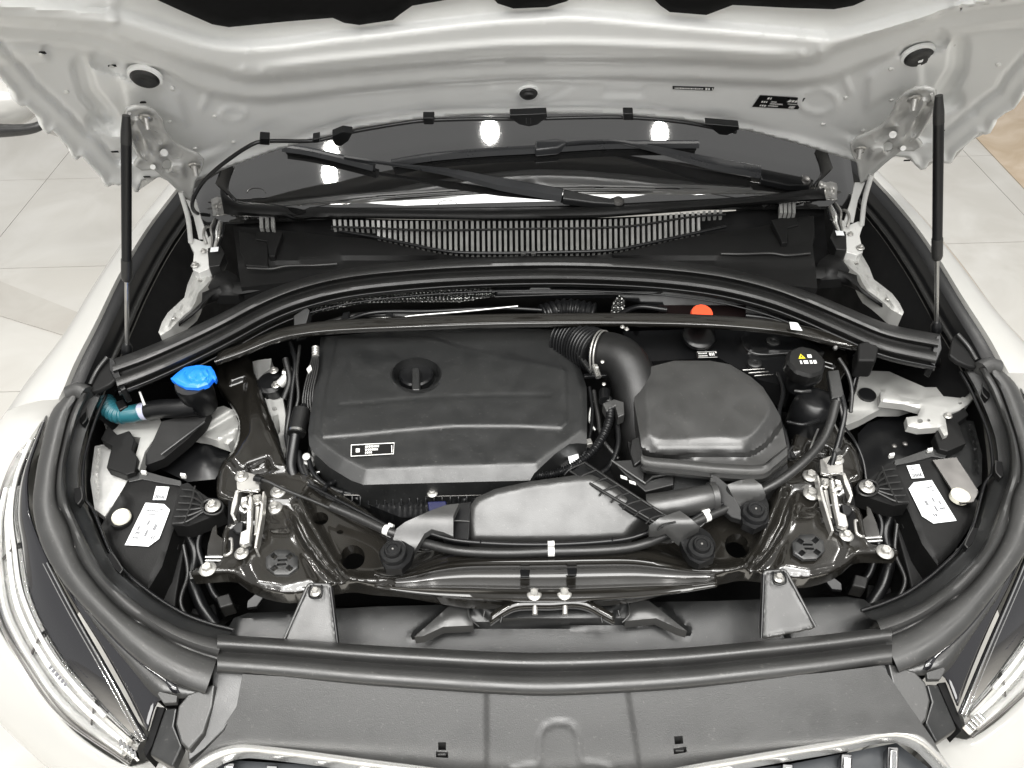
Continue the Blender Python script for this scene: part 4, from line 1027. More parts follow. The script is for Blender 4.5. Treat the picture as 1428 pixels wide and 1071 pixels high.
    q = [p(76, 933, .79), p(100, 960, .785), p(72, 937, .79)]
    prints('lens_marking', q[0]+Vector((0, 0, .012)), q[1]+Vector((0, 0, .012)), q[2]+Vector((0, 0, .012)), [(0, 1, 0, 1.0, .14)], 'print_grey', hl)
    for k in range(5):
        box('end_facet', p(170+5*k, 1040+4*k-2, .775), (.004, .012, .010), 'chrome', hl, (0, 0, .5), .001)
S = 1
# front centre seal
fs = thing('front_seal', 'long grey double rubber seal across the front of the bay above the grille', 'seal')
r1 = [(303, 892), (400, 898), (500, 906), (600, 912), (700, 917), (765, 918), (850, 916), (950, 911), (1050, 902), (1150, 892), (1244, 880)]
def off(l, dy, z): return [(x, y+dy*(1-.12*abs(x-765)/480), z) for x, y in l]
loft('seal_profile', [off(r1, dy, z) for dy, z in ((-8, .856), (-6, .873), (1, .8835), (9, .8825), (15, .874), (18, .866), (20.5, .8675), (27, .8765), (36, .8795), (45, .8755), (51.5, .866), (53, .84))], 'seal_rubber', fs, 80, 4)
# rear bulkhead seal
rs = thing('rear_seal', 'thick black ribbed rubber seal arching across the rear of the engine bay', 'seal')
r2 = [(155, 506), (200, 490), (260, 464), (310, 440), (360, 414), (410, 394), (470, 379), (540, 370), (640, 363), (760, 360), (860, 362), (940, 367), (1010, 376), (1070, 390), (1120, 407), (1180, 432), (1240, 456), (1310, 470)]
nn = []
for i, (x, y) in enumerate(r2):
    a = r2[max(0, i-1)]; b_ = r2[min(len(r2)-1, i+1)]; L = math.hypot(b_[0]-a[0], b_[1]-a[1])
    nx, ny = -(b_[1]-a[1])/L, (b_[0]-a[0])/L
    nn.append((nx*.75, ny))
def rof(d, z):
    out = []
    for (x, y), (nx, ny), i in zip(r2, nn, range(len(r2))):
        e = abs(x-745)/580; k = 1.15+.25*e*e
        out.append((x+nx*d*k, y+ny*d*k, z-.035*e*e))
    return out
loft('seal_profile', [rof(-3, .985), rof(-1, 1.002), rof(4, 1.014), rof(9, 1.010), rof(12, .998), rof(14, .994), rof(16, 1.000), rof(20, 1.004), rof(25, .998), rof(28, .985), rof(30, .981), rof(32, .982), rof(34, .975), rof(35, .95)], 'rubber', rs, 110, 3)
tube('seal_bead', rof(31, .984), .0022, 'satin_black', rs, 8, 110)
tube('seal_bead', rof(39, .966)[2:-2], .0016, 'satin_black', rs, 8, 110)
plate('end_cap', [(152, 498, .982), (158, 500, .982), (176, 542, .955), (168, 545, .955), (152, 515, .97)], .03, 'satin_black', rs, .002)
plate('end_cap', [(1312, 466, .982), (1306, 468, .982), (1296, 505, .955), (1304, 510, .955), (1314, 486, .97)], .03, 'satin_black', rs, .002)
for s in (1, -1):
    S = s
    plate('bridge_trim', [(152, 496, .962), (158, 506, .960), (164, 526, .952), (154, 536, .946), (138, 544, .942), (126, 546, .940), (128, 532, .942), (140, 510, .954)], .010, 'matte_black', rs, .004)
    tube('bridge_bead', [(150, 498, .966), (136, 516, .954), (126, 536, .944)], .004, 'rubber', rs, 10, 14)
S = 1
# ================================================================== GRILLE PANEL
gp = thing('grille_shroud', 'grey plastic panel in front of the seal above the chrome grille frame', 'panel')
go = [(338, 940), (500, 950), (640, 957), (765, 960), (880, 958), (1000, 952), (1150, 938), (1230, 928), (1262, 975), (1300, 1030), (1318, 1062), (1300, 1044), (1284, 1030), (1266, 1023), (1250, 1021), (1225, 1024), (1183, 1034), (1082, 1051), (982, 1068), (900, 1082), (765, 1094), (680, 1085), (580, 1072), (502, 1062), (420, 1051), (350, 1043), (330, 1043), (311, 1047), (288, 1057), (264, 1075), (262, 1066), (300, 1030), (330, 985)]
def gz(X, Y):
    z = .862-.0006*(Y-955)
    z = z + .0035*(ss(676, 681, X)*(1-ss(873+(Y-970)*.16, 879+(Y-970)*.16, X)))
    arch = [(740, 1080), (752, 1079), (754, 1030), (760, 1013), (772, 1008), (790, 1008), (802, 1014), (808, 1030), (811, 1066), (840, 1070), (850, 1085)]
    ln = [(715, 1073), (752, 1066), (753, 1028), (760, 1013), (775, 1008), (788, 1008), (800, 1013), (806, 1028), (811, 1064), (838, 1066), (852, 1073)]
    z = z + .0016*np.exp(-(ld(X, Y, ln)/3)**2)
    return z
wn = [[(611, 1035), (622, 1035), (622, 1046), (611, 1046)], [(608, 1048), (625, 1049), (625, 1057), (608, 1056)], [(940, 1027), (952, 1026), (953, 1037), (941, 1038)], [(939, 1044), (957, 1041), (958, 1049), (940, 1052)]]
sheet('top_panel', go, 'grey_plastic', gp, gz, holes=wn, step=5, skirt=.03)
for h in wn:
    b = [p(x, y, .80) for x, y in h]
    plate('clip_pocket', [(h[0][0]-4, h[0][1]-4, .792), (h[1][0]+4, h[1][1]-4, .792), (h[2][0]+4, h[2][1]+4, .788), (h[3][0]-4, h[3][1]+4, .788)], .004, 'dark_void', gp, 0)
for (x, y) in ((616, 1052), (948, 1047)): plate('clip_tongue', [(x-6, y-1, .802), (x+6, y-1.5, .802), (x+6, y+1.5, .80), (x-6, y+1.5, .80)], .004, 'grey_plastic', gp, .0008)
for s in (1, -1):
    S = s
    plate('side_gutter', [(296, 926, .853), (346, 930, .854), (332, 985, .842), (312, 1018, .826), (285, 1044, .812), (262, 1062, .806), (262, 1046, .816), (284, 1020, .828), (296, 985, .842)], .02, 'cover_plastic', gp, .002)
    plate('side_plate', [(248, 984, .845), (262, 968, .85), (300, 952, .858), (296, 985, .846), (284, 1022, .834), (262, 1046, .826), (252, 1036, .828), (244, 1010, .836)], .02, 'seal_rubber', gp, .003)
    plate('corner_plate', [(230, 988, .835), (247, 986, .838), (243, 1012, .832), (254, 1040, .822), (240, 1070, .808), (208, 1052, .806)], .02, 'cover_plastic', gp, .003)
    plate('gap_filler', [(218, 985, .826), (230, 986, .826), (212, 1040, .808), (203, 1056, .806), (200, 1045, .808)], .04, 'dark_void', gp, .001)
S = 1
gf = thing('chrome_grille', 'satin chrome grille surround with dark bars at the bottom of the picture', 'grille')
fl_ = [(250, 1090), (264, 1073), (288, 1055), (311, 1045), (330, 1041), (350, 1041), (420, 1049), (502, 1060), (580, 1070), (680, 1083), (765, 1092), (900, 1080), (982, 1066), (1082, 1049), (1183, 1032), (1225, 1022), (1250, 1019), (1268, 1021), (1286, 1029), (1305, 1047), (1322, 1066), (1340, 1095)]
loft('chrome_frame', [[(x, y-3, .812) for x, y in fl_], [(x, y-1, .820) for x, y in fl_], [(x, y+6, .820) for x, y in fl_], [(x+(765-x)*.012, y+13, .806) for x, y in fl_], [(x+(765-x)*.02, y+17, .79) for x, y in fl_]], 'satin_chrome', gf, 120, 3)
gb = thing('grille_insert', 'dark slatted grille insert inside the chrome surround', 'grille insert')
plate('insert_back', [(262, 1095, .765), (320, 1060, .765), (420, 1066, .765), (765, 1105, .765), (1100, 1066, .765), (1250, 1036, .765), (1320, 1090, .765), (1300, 1160, .76), (280, 1160, .76)], .02, 'grille_dark', gb, 0)
for s_, lst in ((1, ((318, 1062), (378, 1066), (440, 1074), (500, 1080))), (-1, ((1245, 1040), (1180, 1050), (1098, 1064), (1020, 1078)))):
    for x, y in lst:
        br = plate('bar', [(x-7, y, .785), (x+9, y+1, .785), (x+8, y+70, .775), (x-10, y+70, .775)], .02, 'piano_black', gb, .002)
        plate('bar_face', [(x-3, y+5, .788), (x+7, y+6, .788), (x+6, y+70, .778), (x-6, y+70, .778)], .004, 'chrome', br, .0015)

# ================================================================== TRIANGLE BRACKETS
for s in (1, -1):
    S = s
    tb = thing('stay_bracket', 'grey tapered plastic stay bolted to the crossmember ' + side_word(s), 'bracket', 'tapered stays')
    to = [(428, 818), (433, 814), (459, 815), (462, 820), (472, 908), (394, 897)]
    sl_ = [(434, 818), (447, 818), (448, 829), (445, 833), (434, 832), (431, 828)]
    def tz(X, Y): return .888-.042*np.clip((Y-815)/90, 0, 1.1)+.002*ss(3, 0, sd(X, Y, to))
    sheet('plate', to, 'grey_plastic', tb, tz, holes=[sl_], step=4, thick=.004)
    tube('edge_bead', [(429, 818, .889), (394, 897, .852)], .0022, 'grey_plastic', tb, 8, 12)
    tube('edge_bead', [(461, 819, .889), (472, 908, .847)], .0022, 'satin_black', tb, 8, 12)
    tube('slot_rim', [(433, 816, .890), (431, 829, .889), (435, 834, .889), (446, 834, .889), (449, 829, .889), (448, 816, .890)], .0013, 'satin_black', tb, 6, 26)
    b = bolt((440, 825, .881), .0085, tb)
S = 1

# ================================================================== ENGINE AND COVER
eng = thing('engine_block', 'black ribbed engine front partly hidden below the engine cover', 'engine')
box('block', Vector((-.10, .93, .68)), (.62, .34, .30), 'dark_void', eng, (0, 0, 0), .02)
mf = [(455, 672), (740, 668), (720, 700), (655, 706), (620, 720), (560, 722), (480, 690)]
sheet('manifold', mf, 'satin_black', eng, lambda X, Y: .855+.012*np.exp(-((Y-690)/12)**2)+.0025*np.sin(X*.42), step=4, skirt=.06)
for k in range(17):
    x = 466+k*11.4; tube('rib', [(x, 678, .866), (x+2, 690, .873), (x+2, 704, .862)], .0017, 'satin_black', eng, 6, 8)
tube('bright_seam', [(480, 690, .875), (560, 692, .8745), (640, 691, .8745), (672, 690, .8745)], .0011, 'dark_steel', eng, 6, 20)
plate('connector', [(596, 699, .886), (622, 698, .886), (624, 712, .882), (598, 714, .882)], .02, 'navy_plastic', eng, .002)
b = bolt((603, 688, .882), .0085, eng)
tube('convoluted_hose', [(448, 690, .872), (456, 678, .876), (468, 671, .878), (480, 668, .876)], lambda t: .0045+.0009*math.sin(t*140), 'satin_black', eng, 10, 110)
lathe('sensor', p(432, 647, .86), (0, -.2, 1), [(.009, 0), (.009, .014), (.0065, .016), (.0065, .026), (.003, .027)], 'cast_alloy', eng, 14)
tube('sensor_stem', [(430, 662, .862), (455, 656, .866)], .003, 'steel', eng, 8, 4)
for k in range(9):
    x = 690+random.uniform(-240, 150); y = 640+random.uniform(0, 40)
cov = thing('engine_cover', 'large satin black engine cover with a round oil filler recess', 'engine cover')
co = [(447, 470), (444, 500), (441, 520), (434, 570), (430, 600), (431, 620), (438, 632), (460, 652), (490, 670), (507, 676), (620, 673), (739, 670), (745, 660), (775, 632), (794, 619), (806, 618), (818, 619), (819, 580), (818, 540), (808, 508), (795, 484), (785, 460), (620, 455)]
top = [(452, 476), (448, 520), (440, 575), (437, 606), (447, 616), (480, 640), (511, 655), (600, 651), (746, 647), (765, 633), (792, 614), (812, 600), (812, 545), (803, 512), (788, 478), (780, 462), (460, 460)]
pan = [(470, 470), (456, 540), (446, 600), (450, 610), (501, 606), (560, 600), (635, 594), (720, 594), (783, 597), (790, 590), (791, 560), (790, 518), (784, 512), (720, 500), (640, 484), (600, 470)]
def covz(X, Y):
    z = .925+.00006*(640-Y)
    e = sd(X, Y, top); z = z-.0125*np.clip((1-e)/20, 0, 1.3)
    z = z+.0024*ss(-2.2, 2.2, sd(X, Y, pan))
    z = z-.0012*np.exp(-(ld(X, Y, [(475, 565), (600, 554), (700, 551), (768, 551)])/2.2)**2)
    r = np.sqrt(((X-581)/37)**2+((Y-521)/25)**2)
    return z
rec = ell(581, 522, 35, 23.5, 36)
sheet('shell', co, 'cover_plastic', cov, covz, holes=[rec], step=3, skirt=.06, angle=30, lines=[(pan+[pan[0]], (-2.2, 0, 2.2)), (top+[top[0]], (0,)), ([(475, 565), (600, 554), (700, 551), (768, 551)], (-2.5, 0, 2.5))])
ring = [(581+35.5*math.cos(a), 522+24*math.sin(a)) for a in [2*math.pi*k/48 for k in range(49)]]
loft('filler_recess', [[(581+(x-581)*1.12, 522+(y-522)*1.13, .9290) for x, y in ring], [(581+(x-581)*1.05, 522+(y-522)*1.05, .9350) for x, y in ring], [(x, y, .9345) for x, y in ring], [(581+(x-581)*.88, 523+(y-522)*.86, .925) for x, y in ring], [(581+(x-581)*.80, 527+(y-522)*.80, .902) for x, y in ring], [(581, 527, .900)]*49], 'cover_plastic', cov, 49, 3)
capq = p(581, 526, .906)
oc_ = thing('oil_filler_cap', 'round black oil cap with a raised grip bar in the cover recess', 'cap')
lathe('cap_disc', capq, (0, 0, 1), [(.031, -.004), (.031, .008), (.028, .011), (.010, .011)], 'satin_black', oc_, 40, star=lambda a: 1+.02*math.cos(16*a))
plate('grip_bar', [(574, 512, .932), (585, 512, .932), (586, 544, .930), (574, 544, .930)], .018, 'cover_plastic', oc_, .003)
st = plate('engine_sticker', [(489.5, 620, .9296), (550, 617, .9298), (549, 633, .9293), (489, 636.5, .9290)], .0006, 'print_white', cov, 0)
P = [p(*q) for q in ((490.6, 621, .9302), (549.2, 618.2, .9304), (548.2, 632, .9299), (490.2, 635.4, .9296))]
bm = bmesh.new(); plate_bm(bm, P, .0003); s2 = mk('sticker_face', bm, 'sticker_black', st, 30)
s2.parent = st
prints('lettering', P[0], P[1], P[3], [(.32, .66, .12, .2, .04), (.32, .62, .42, .2, .04), (.32, .48, .70, .2, .04), (.10, .19, .36, .36, .2), (.94, .96, .2, .7, .1)], 'print_white', st)
# ribbed loom beside the cover
lm_ = thing('wire_loom', 'bundle of thin black pipes curving down beside the engine cover', 'pipes')
for k in range(5):
    dx = k*3.1
    tube('pipe', [(437+dx*.5, 494, .945), (432+dx*.9, 512, .94), (424+dx, 545, .925), (423+dx*1.1, 568, .91), (433+dx*.9, 590, .90)], .0018, 'rubber', lm_, 8, 40)
tube('metal_end', [(440, 484, .95), (440, 497, .945)], lambda t: .0058+.001*math.sin(t*22), 'pale_zinc', lm_, 14, 20)
plate('white_clip', [(427, 514, .942), (433, 508, .944), (435, 514, .943), (430, 520, .942)], .004, 'tape_white', lm_, .001)
hs = thing('vertical_hose', 'black hose with a fat sleeve left of the engine cover', 'hose')
tube('sleeve', [(421, 572, .915), (413, 606, .905)], .0145, 'black_plastic', hs, 22, 6)
tube('hose', [(413, 600, .905), (409, 625, .89), (406, 650, .875), (412, 672, .86)], .0085, 'satin_black', hs, 14, 24)
tube('hose', [(421, 574, .912), (428, 560, .905), (434, 548, .90)], .007, 'satin_black', hs, 12, 14)
tube('sleeve_band', [(414.2, 601, .9065), (413.6, 604, .9055)], .0152, 'steel', hs, 22, 3)

# ================================================================== ENGINE MOUNT on the washer-cap side
em = thing('engine_mount', 'pale cast alloy engine mount between the black arm and engine cover', 'engine mount')
mo = [(340, 508), (360, 502), (378, 500), (377, 514), (366, 522), (364, 545), (372, 557), (394, 552), (398, 578), (396, 605), (388, 615), (380, 612), (372, 590), (360, 560), (352, 525)]
sheet('casting', mo, 'cast_alloy', em, lambda X, Y: .845+.010*np.exp(-(ld(X, Y, [(372, 560), (380, 590), (386, 606)])/8)**2)+.010*np.exp(-(ld(X, Y, [(360, 510), (362, 535)])/8)**2), holes=[[(380, 580), (388, 578), (391, 602), (386, 608), (381, 600)], ell(383, 570, 4, 3, 8)], step=3.5, skirt=.05)
plate('lower_casting', [(388, 622, .82), (404, 600, .83), (412, 620, .83), (404, 650, .82), (396, 652, .81)], .03, 'cast_alloy', em, .003)
lathe('mount_block', p(381, 543, .850), (0, -.1, 1), [(.026, 0), (.026, .020), (.020, .026), (.008, .027)], 'satin_black', em, 24)
for (x, y) in ((382, 517), (385, 537)): bolt((x, y, .882), .0085, em, rot=.5)
tube('metal_pipe', [(390, 536, .885), (396, 530, .89), (402, 520, .895), (400, 514, .9)], .0085, 'cast_alloy', em, 14, 18)
tube('metal_pipe', [(396, 520, .895), (404, 522, .893)], .0105, 'zinc', em, 16, 4)

# ================================================================== AIR BOX, ELBOW, DUCTS
ab = thing('air_filter_box', 'grey black air filter box with a faceted lid beside the engine cover', 'air filter box')
al = [(884, 560), (890, 530), (905, 512), (940, 503), (990, 503), (1018, 508), (1048, 526), (1064, 540), (1078, 562), (1088, 580), (1097, 622), (1082, 634), (1062, 650), (1000, 648), (948, 642), (896, 632), (892, 605)]
at = [(906, 512), (920, 506), (995, 504), (1016, 510), (1040, 525), (1060, 540), (1074, 566), (1064, 590), (1040, 612), (1000, 611), (912, 612), (903, 575), (900, 540)]
at = sp2(at, 56)
def abz(X, Y):
    e = sd(X, Y, at); z = .968-.00022*(Y-510)-.011*np.clip((1-e)/18, 0, 1)-.014*ss(-18, -26, e)
    z = z+.004*np.exp(-((Y-(626+(X-912)*.0))/8)**2)*ss(905, 920, X)*(1-ss(1036, 1050, X))
    return z
sheet('lid', al, 'duct_plastic', ab, abz, step=3.2, lines=[(at+[at[0]], (0,))], skirt=.03, angle=30)
rim = [(893, 634), (900, 645), (948, 650), (1000, 655), (1060, 657), (1080, 645), (1098, 630)]
loft('lid_flange', [[(x, y-9, .932) for x, y in rim], [(x, y-4, .936) for x, y in rim], [(x, y, .930) for x, y in rim], [(x, y+3, .934) for x, y in rim], [(x, y+7, .926) for x, y in rim], [(x, y+10, .929) for x, y in rim], [(x, y+14, .918) for x, y in rim], [(x, y+16, .88) for x, y in rim]], 'duct_plastic', ab, 50, 2)
sheet('base', [(876, 615), (893, 630), (900, 650), (1062, 660), (1094, 636), (1100, 655), (1070, 690), (1000, 700), (930, 690), (880, 660)], 'black_plastic', ab, lambda X, Y: .905-.0002*(Y-620), step=6, skirt=.10)
plate('side_ramp', [(880, 612, .925), (894, 606, .93), (898, 640, .922), (884, 650, .915), (878, 632, .915)], .05, 'black_plastic', ab, .003)
for k in range(4): tube('ridge', [(1074+7*k, 652-5*k, .925), (1088+6*k, 640-6*k, .922)], .0015, 'rubber', ab, 6, 3)
tray2 = plate('side_tray', [(853, 642, .912), (892, 640, .912), (899, 656, .910), (898, 672, .908), (940, 660, .910), (940, 676, .905), (900, 686, .903), (872, 662, .908)], .03, 'black_plastic', ab, .002)
tube('tray_edge', [(853, 642, .914), (872, 655, .914), (900, 674, .912), (910, 665, .912), (941, 660, .912)], .0018, 'grey_plastic', ab, 6, 20, False)
el = thing('intake_elbow', 'smooth black intake elbow with a ribbed bellows and clamp', 'intake pipe')
tube('elbow', [(832, 492, .950), (852, 494, .956), (870, 504, .955), (882, 526, .940), (890, 560, .915), (896, 610, .87), (898, 640, .82)], lambda t: .037+.008*t, 'black_plastic', el, 28, 40)
tube('bellows', [(786, 470, .935), (806, 478, .942), (836, 492, .955)], lambda t: .037+.0028*math.sin(t*76), 'satin_black', el, 30, 120)
def ringpath(c, ax, r, n=40):
    Fm = frame(ax); return [c+Fm @ Vector((r*math.cos(2*math.pi*k/n), r*math.sin(2*math.pi*k/n), 0)) for k in range(n+1)]
axb = p(858, 495, .963)-p(832, 492, .955)
for d_ in (-.003, .003):
    c_ = p(838, 493, .957)+axb.normalized()*d_
    tube('clamp_band', ringpath(c_, axb, .0398), .0017, 'pale_zinc', el, 8, 60)
tube('clamp_screw', [(829, 510, .985), (835, 526, .98)], .0052, 'zinc', el, 12, 4)
for (x, y) in ((840, 505), (832, 513), (842, 536)): lathe('screw_head', p(x, y, .986 if y < 520 else .95), (0, -.3, 1), [(.0032, 0), (.0032, .002), (.0015, .003)], 'pale_zinc', el, 12)
plate('bracket_arm', [(798, 484, .962), (803, 482, .962), (828, 516, .955), (824, 520, .955)], .006, 'cover_plastic', el, .001)
plate('bracket_foot', [(814, 521, .94), (852, 519, .94), (853, 523, .94), (815, 525, .94)], .006, 'satin_black', el, .001)
# corrugated harness
ch = thing('corrugated_harness', 'corrugated black cable conduit curving round the corner of the engine cover', 'conduit')
tube('conduit', [(741, 664, .90), (775, 660, .905), (805, 647, .91), (830, 625, .918), (846, 597, .925), (851, 575, .93), (848, 556, .93)], lambda t: .0062+.0011*math.sin(t*330), 'satin_black', ch, 12, 330)
plate('plug_body', [(840, 562, .938), (856, 556, .940), (870, 560, .94), (871, 578, .935), (862, 582, .935), (858, 566, .937), (846, 574, .935)], .02, 'grey_plastic', ch, .002)
tube('plug_neck', [(843, 560, .932), (843, 546, .930)], .0095, 'satin_black', ch, 16, 4)
# small connectors glimpsed at the cover's corner
sk = thing('corner_connector', 'small plug with white tags beneath the corner of the engine cover', 'connector')
plate('plug', [(778, 640, .885), (800, 628, .888), (812, 634, .888), (800, 652, .884), (782, 652, .882)], .03, 'black_plastic', sk, .002)
plate('tag', [(791, 632, .892), (806, 631, .892), (808, 646, .890), (795, 649, .890)], .001, 'sticker_white', sk, 0)
plate('tag', [(800, 662, .90), (812, 654, .90), (812, 660, .90), (803, 664, .90)], .001, 'tape_white', sk, 0)
tube('bent_pin', [(764, 648, .89), (769, 643, .89), (766, 638, .89), (772, 635, .89)], .0018, 'tape_white', sk, 8, 14)
box('screw_block', p(821, 618, .90), (.010, .012, .01), 'pale_zinc', sk, (0, 0, .2), .001)
# front snorkel
sn = thing('air_snorkel', 'broad smooth grey intake snorkel in front of the engine cover', 'air duct')
so = [(655, 756), (653, 730), (655, 706), (664, 694), (690, 682), (740, 671), (800, 663), (826, 662), (846, 672), (880, 694), (908, 706), (918, 714), (900, 726), (884, 738), (874, 752), (800, 756), (720, 757)]
def snz(X, Y):
    e = sd(X, Y, so); z = 0.945-.056*np.clip((Y-664)/92, 0, 1)-.008*(1-ss(0, 5, e))
    return z
sheet('shell', so, 'duct_plastic', sn, snz, step=4, relax=1, skirt=.03)
plate('mouth_lip', [(612, 708, .905), (640, 700, .910), (658, 698, .912), (655, 730, .908), (654, 757, .90), (618, 748, .895)], .02, 'satin_black', sn, .003)
tube('mouth_edge', [(618, 728, .908), (636, 726, .911), (655, 727, .912)], .0010, 'grey_plastic', sn, 6, 8)
tube('bottom_rim', [(600, 744, .902), (640, 754, .902), (720, 759, .902), (800, 758, .902), (870, 752, .902), (905, 742, .905)], .0032, 'satin_black', sn, 8, 40)
tube('rim_pip', [(670, 757, .905), (670, 752, .910)], .0010, 'satin_black', sn, 6, 3); tube('rim_pip', [(854, 754, .905), (854, 749, .910)], .0010, 'satin_black', sn, 6, 3)
# stacked rails of the duct's rear edge
for (a, b_, c_) in (((795, 657), (845, 688), (925, 735)), ((815, 645), (868, 680), (942, 728))):
    tube('lattice_rail', [(a[0], a[1], .935), (b_[0], b_[1], .938), (c_[0], c_[1], .932)], .0024, 'black_plastic', sn, 8, 20)
for k in range(9):
    t = k/8; x0, y0 = 795+130*t, 657+78*t; x1, y1 = 815+127*t, 645+83*t
    tube('lattice_rib', [(x0-8, y0+5, .931), (x0, y0-3, .938), (x1, y1, .938)], .0016, 'black_plastic', sn, 6, 10)
plate('lattice_floor', [(795, 658, .924), (815, 646, .924), (870, 682, .926), (942, 728, .922), (925, 740, .918), (845, 694, .922)], .006, 'satin_black', sn, .001)
for (x, y) in ((870, 665), (882, 672)): plate('white_mark', [(x-5, y-3, .9405), (x+4, y, .9405), (x+5, y+4, .9405), (x-4, y+1, .9405)], .002, 'tape_white', sn, .0005)
sr = thing('side_duct', 'short grey duct end beside the air filter box', 'air duct')
tube('duct', [(905, 710, .895), (940, 704, .905), (975, 697, .910), (994, 693, .910)], lambda t: .023-.003*t, 'duct_plastic', sr, 26, 24)
tube('duct_flange', [(990, 693, .910), (998, 692, .910)], .0222, 'duct_plastic', sr, 26, 3)
plate('flat_web', [(940, 660, .898), (1005, 668, .895), (1002, 690, .893), (938, 688, .896)], .01, 'cover_plastic', sr, .002)
# duct straps with push pins
def strap(name, label, pts_, pin, z, dark, mat_='grey_plastic'):
    t = thing(name, label, 'bracket', 'pinned straps on the crossmember')
    zf = lambda X, Y: np.maximum(z[1], z[0]-(z[0]-z[1])*ss(z[2], z[3], Y))
    sheet('strap', pts_, mat_, t, zf, step=4, skirt=.012)
    dk = sheet('pin_pad', dark, 'satin_black', t, lambda X, Y: z[1]+.004+0*X, step=6, skirt=.014)
    q = p(pin[0], pin[1], z[1]+.006)
    lathe('pin_collar', q, (0, -.1, 1), [(.0195, -.012), (.0195, .004), (.0175, .007), (.0130, .007)], 'satin_black', t, 32, star=lambda a: 1+.03*(math.cos(3*a) > .6))
    ph = lathe('push_pin', q+Vector((0, 0, .005)), (0, -.1, 1), [(.0125, 0), (.0125, .006), (.0110, .0085), (.0085, .0085), (.0075, .007), (.003, .007)], 'satin_black', t, 28)
    lathe('pin_dot', q+Vector((0, 0, .0122)), (0, -.1, 1), [(.0016, 0), (.0012, .001)], 'pale_zinc', ph, 10)
    return t
strap('duct_strap', 'grey strap arm pinned to the crossmember in front of the ribbed engine front', [(553, 737), (565, 728), (600, 712), (622, 704), (640, 702), (632, 720), (632, 748), (618, 742), (602, 738), (592, 744), (578, 768), (572, 764), (548, 752)], (549, 772), (.925, .900, 715, 768), [(540, 752), (550, 747), (578, 764), (572, 782), (560, 794), (538, 794), (531, 780)])
strap('duct_strap', 'grey strap arm pinned at the end of the broad snorkel', [(905, 733), (920, 722), (948, 712), (962, 722), (976, 735), (960, 744), (948, 755), (940, 748), (930, 738), (918, 742), (906, 742)], (977, 765), (.940, .905, 722, 765), [(948, 752), (976, 734), (990, 744), (998, 758), (996, 778), (975, 787), (962, 780), (954, 768)])
strap('duct_strap', 'upright dark strap pinned nearest the air filter box', [(1014, 676), (1030, 670), (1050, 667), (1062, 676), (1068, 690), (1050, 696), (1032, 706), (1022, 692)], (1052, 716), (.935, .905, 672, 716), [(1030, 702), (1050, 692), (1066, 688), (1072, 704), (1072, 728), (1052, 738), (1036, 730)])
S = 1
plate('strap_wing', [(990, 660, .93), (1000, 663, .93), (1014, 675, .93), (1032, 706, .915), (1040, 728, .905), (1020, 722, .90), (1002, 706, .905), (988, 690, .91)], .01, 'black_plastic', [o for o in C.objects if o.name == 'duct_strap.002'][0], .002)
# release cable / hose along the front
rc = thing('release_hose', 'black hood release cable hose with white tape marks running along the crossmember', 'cable')
tube('thin_cable', [(358, 668, .898), (372, 671, .902), (400, 684, .898), (440, 700, .893), (470, 713, .89)], .0028, 'rubber', rc, 10, 30)
tube('cable_end', [(356, 667, .898), (366, 670, .90)], .0055, 'satin_black', rc, 12, 4)
tube('hose', [(462, 706, .891), (500, 722, .889), (540, 740, .889), (575, 752, .884), (598, 759, .886), (640, 768, .890), (700, 771, .891), (768, 769, .891), (840, 767, .890), (885, 762, .889), (920, 750, .892), (958, 733, .900), (985, 721, .902), (1015, 708, .902), (1050, 690, .905), (1085, 672, .915), (1120, 645, .928), (1145, 617, .938), (1158, 590, .95), (1166, 560, .965)], .0071, 'rubber', rc, 16, 160)
tube('side_line', [(430, 676, .882), (480, 702, .886), (530, 728, .886), (550, 738, .886)], .0028, 'satin_black', rc, 8, 24)
tube('side_line', [(960, 728, .905), (985, 713, .908), (1008, 702, .908)], .0034, 'satin_black', rc, 8, 14)
for (a, b_, r) in (((536, 738.2, .8892), (543, 741, .8892), .0077), ((764, 769, .891), (773, 768.8, .891), .0077), ((982, 722.3, .902), (988.5, 719.5, .902), .0077), ((542, 732.5, .888), (548, 735.5, .888), .0042), ((764, 758.3, .9025), (773, 758.2, .9025), .0042), ((980, 716, .908), (988, 711.5, .908), .0042)):
    tube('tape_mark', [a, b_], r, 'tape_white', rc, 16, 3)
# upper cables by the latch on the bottle side
cb = thing('latch_cable', 'thin black cables dropping from a black sleeve to the latch beside the bottle', 'cable')
plate('sleeve', [(1154, 517, .975), (1170, 515, .975), (1178, 552, .968), (1160, 556, .968)], .012, 'cover_plastic', cb, .002)
tube('cable', [(1174, 552, .965), (1178, 575, .955), (1172, 605, .935), (1165, 630, .92), (1160, 648, .905)], .0042, 'satin_black', cb, 10, 26)
tube('cable', [(1168, 553, .965), (1176, 590, .945), (1168, 625, .92), (1156, 648, .902)], .0034, 'rubber', cb, 10, 26)
tube('cable', [(1172, 590, .945), (1190, 612, .91), (1203, 640, .89), (1208, 668, .875)], .0022, 'satin_black', cb, 8, 26)
tube('tie', [(1166, 628, .921), (1170, 632, .921)], .0060, 'grey_plastic', cb, 12, 3)

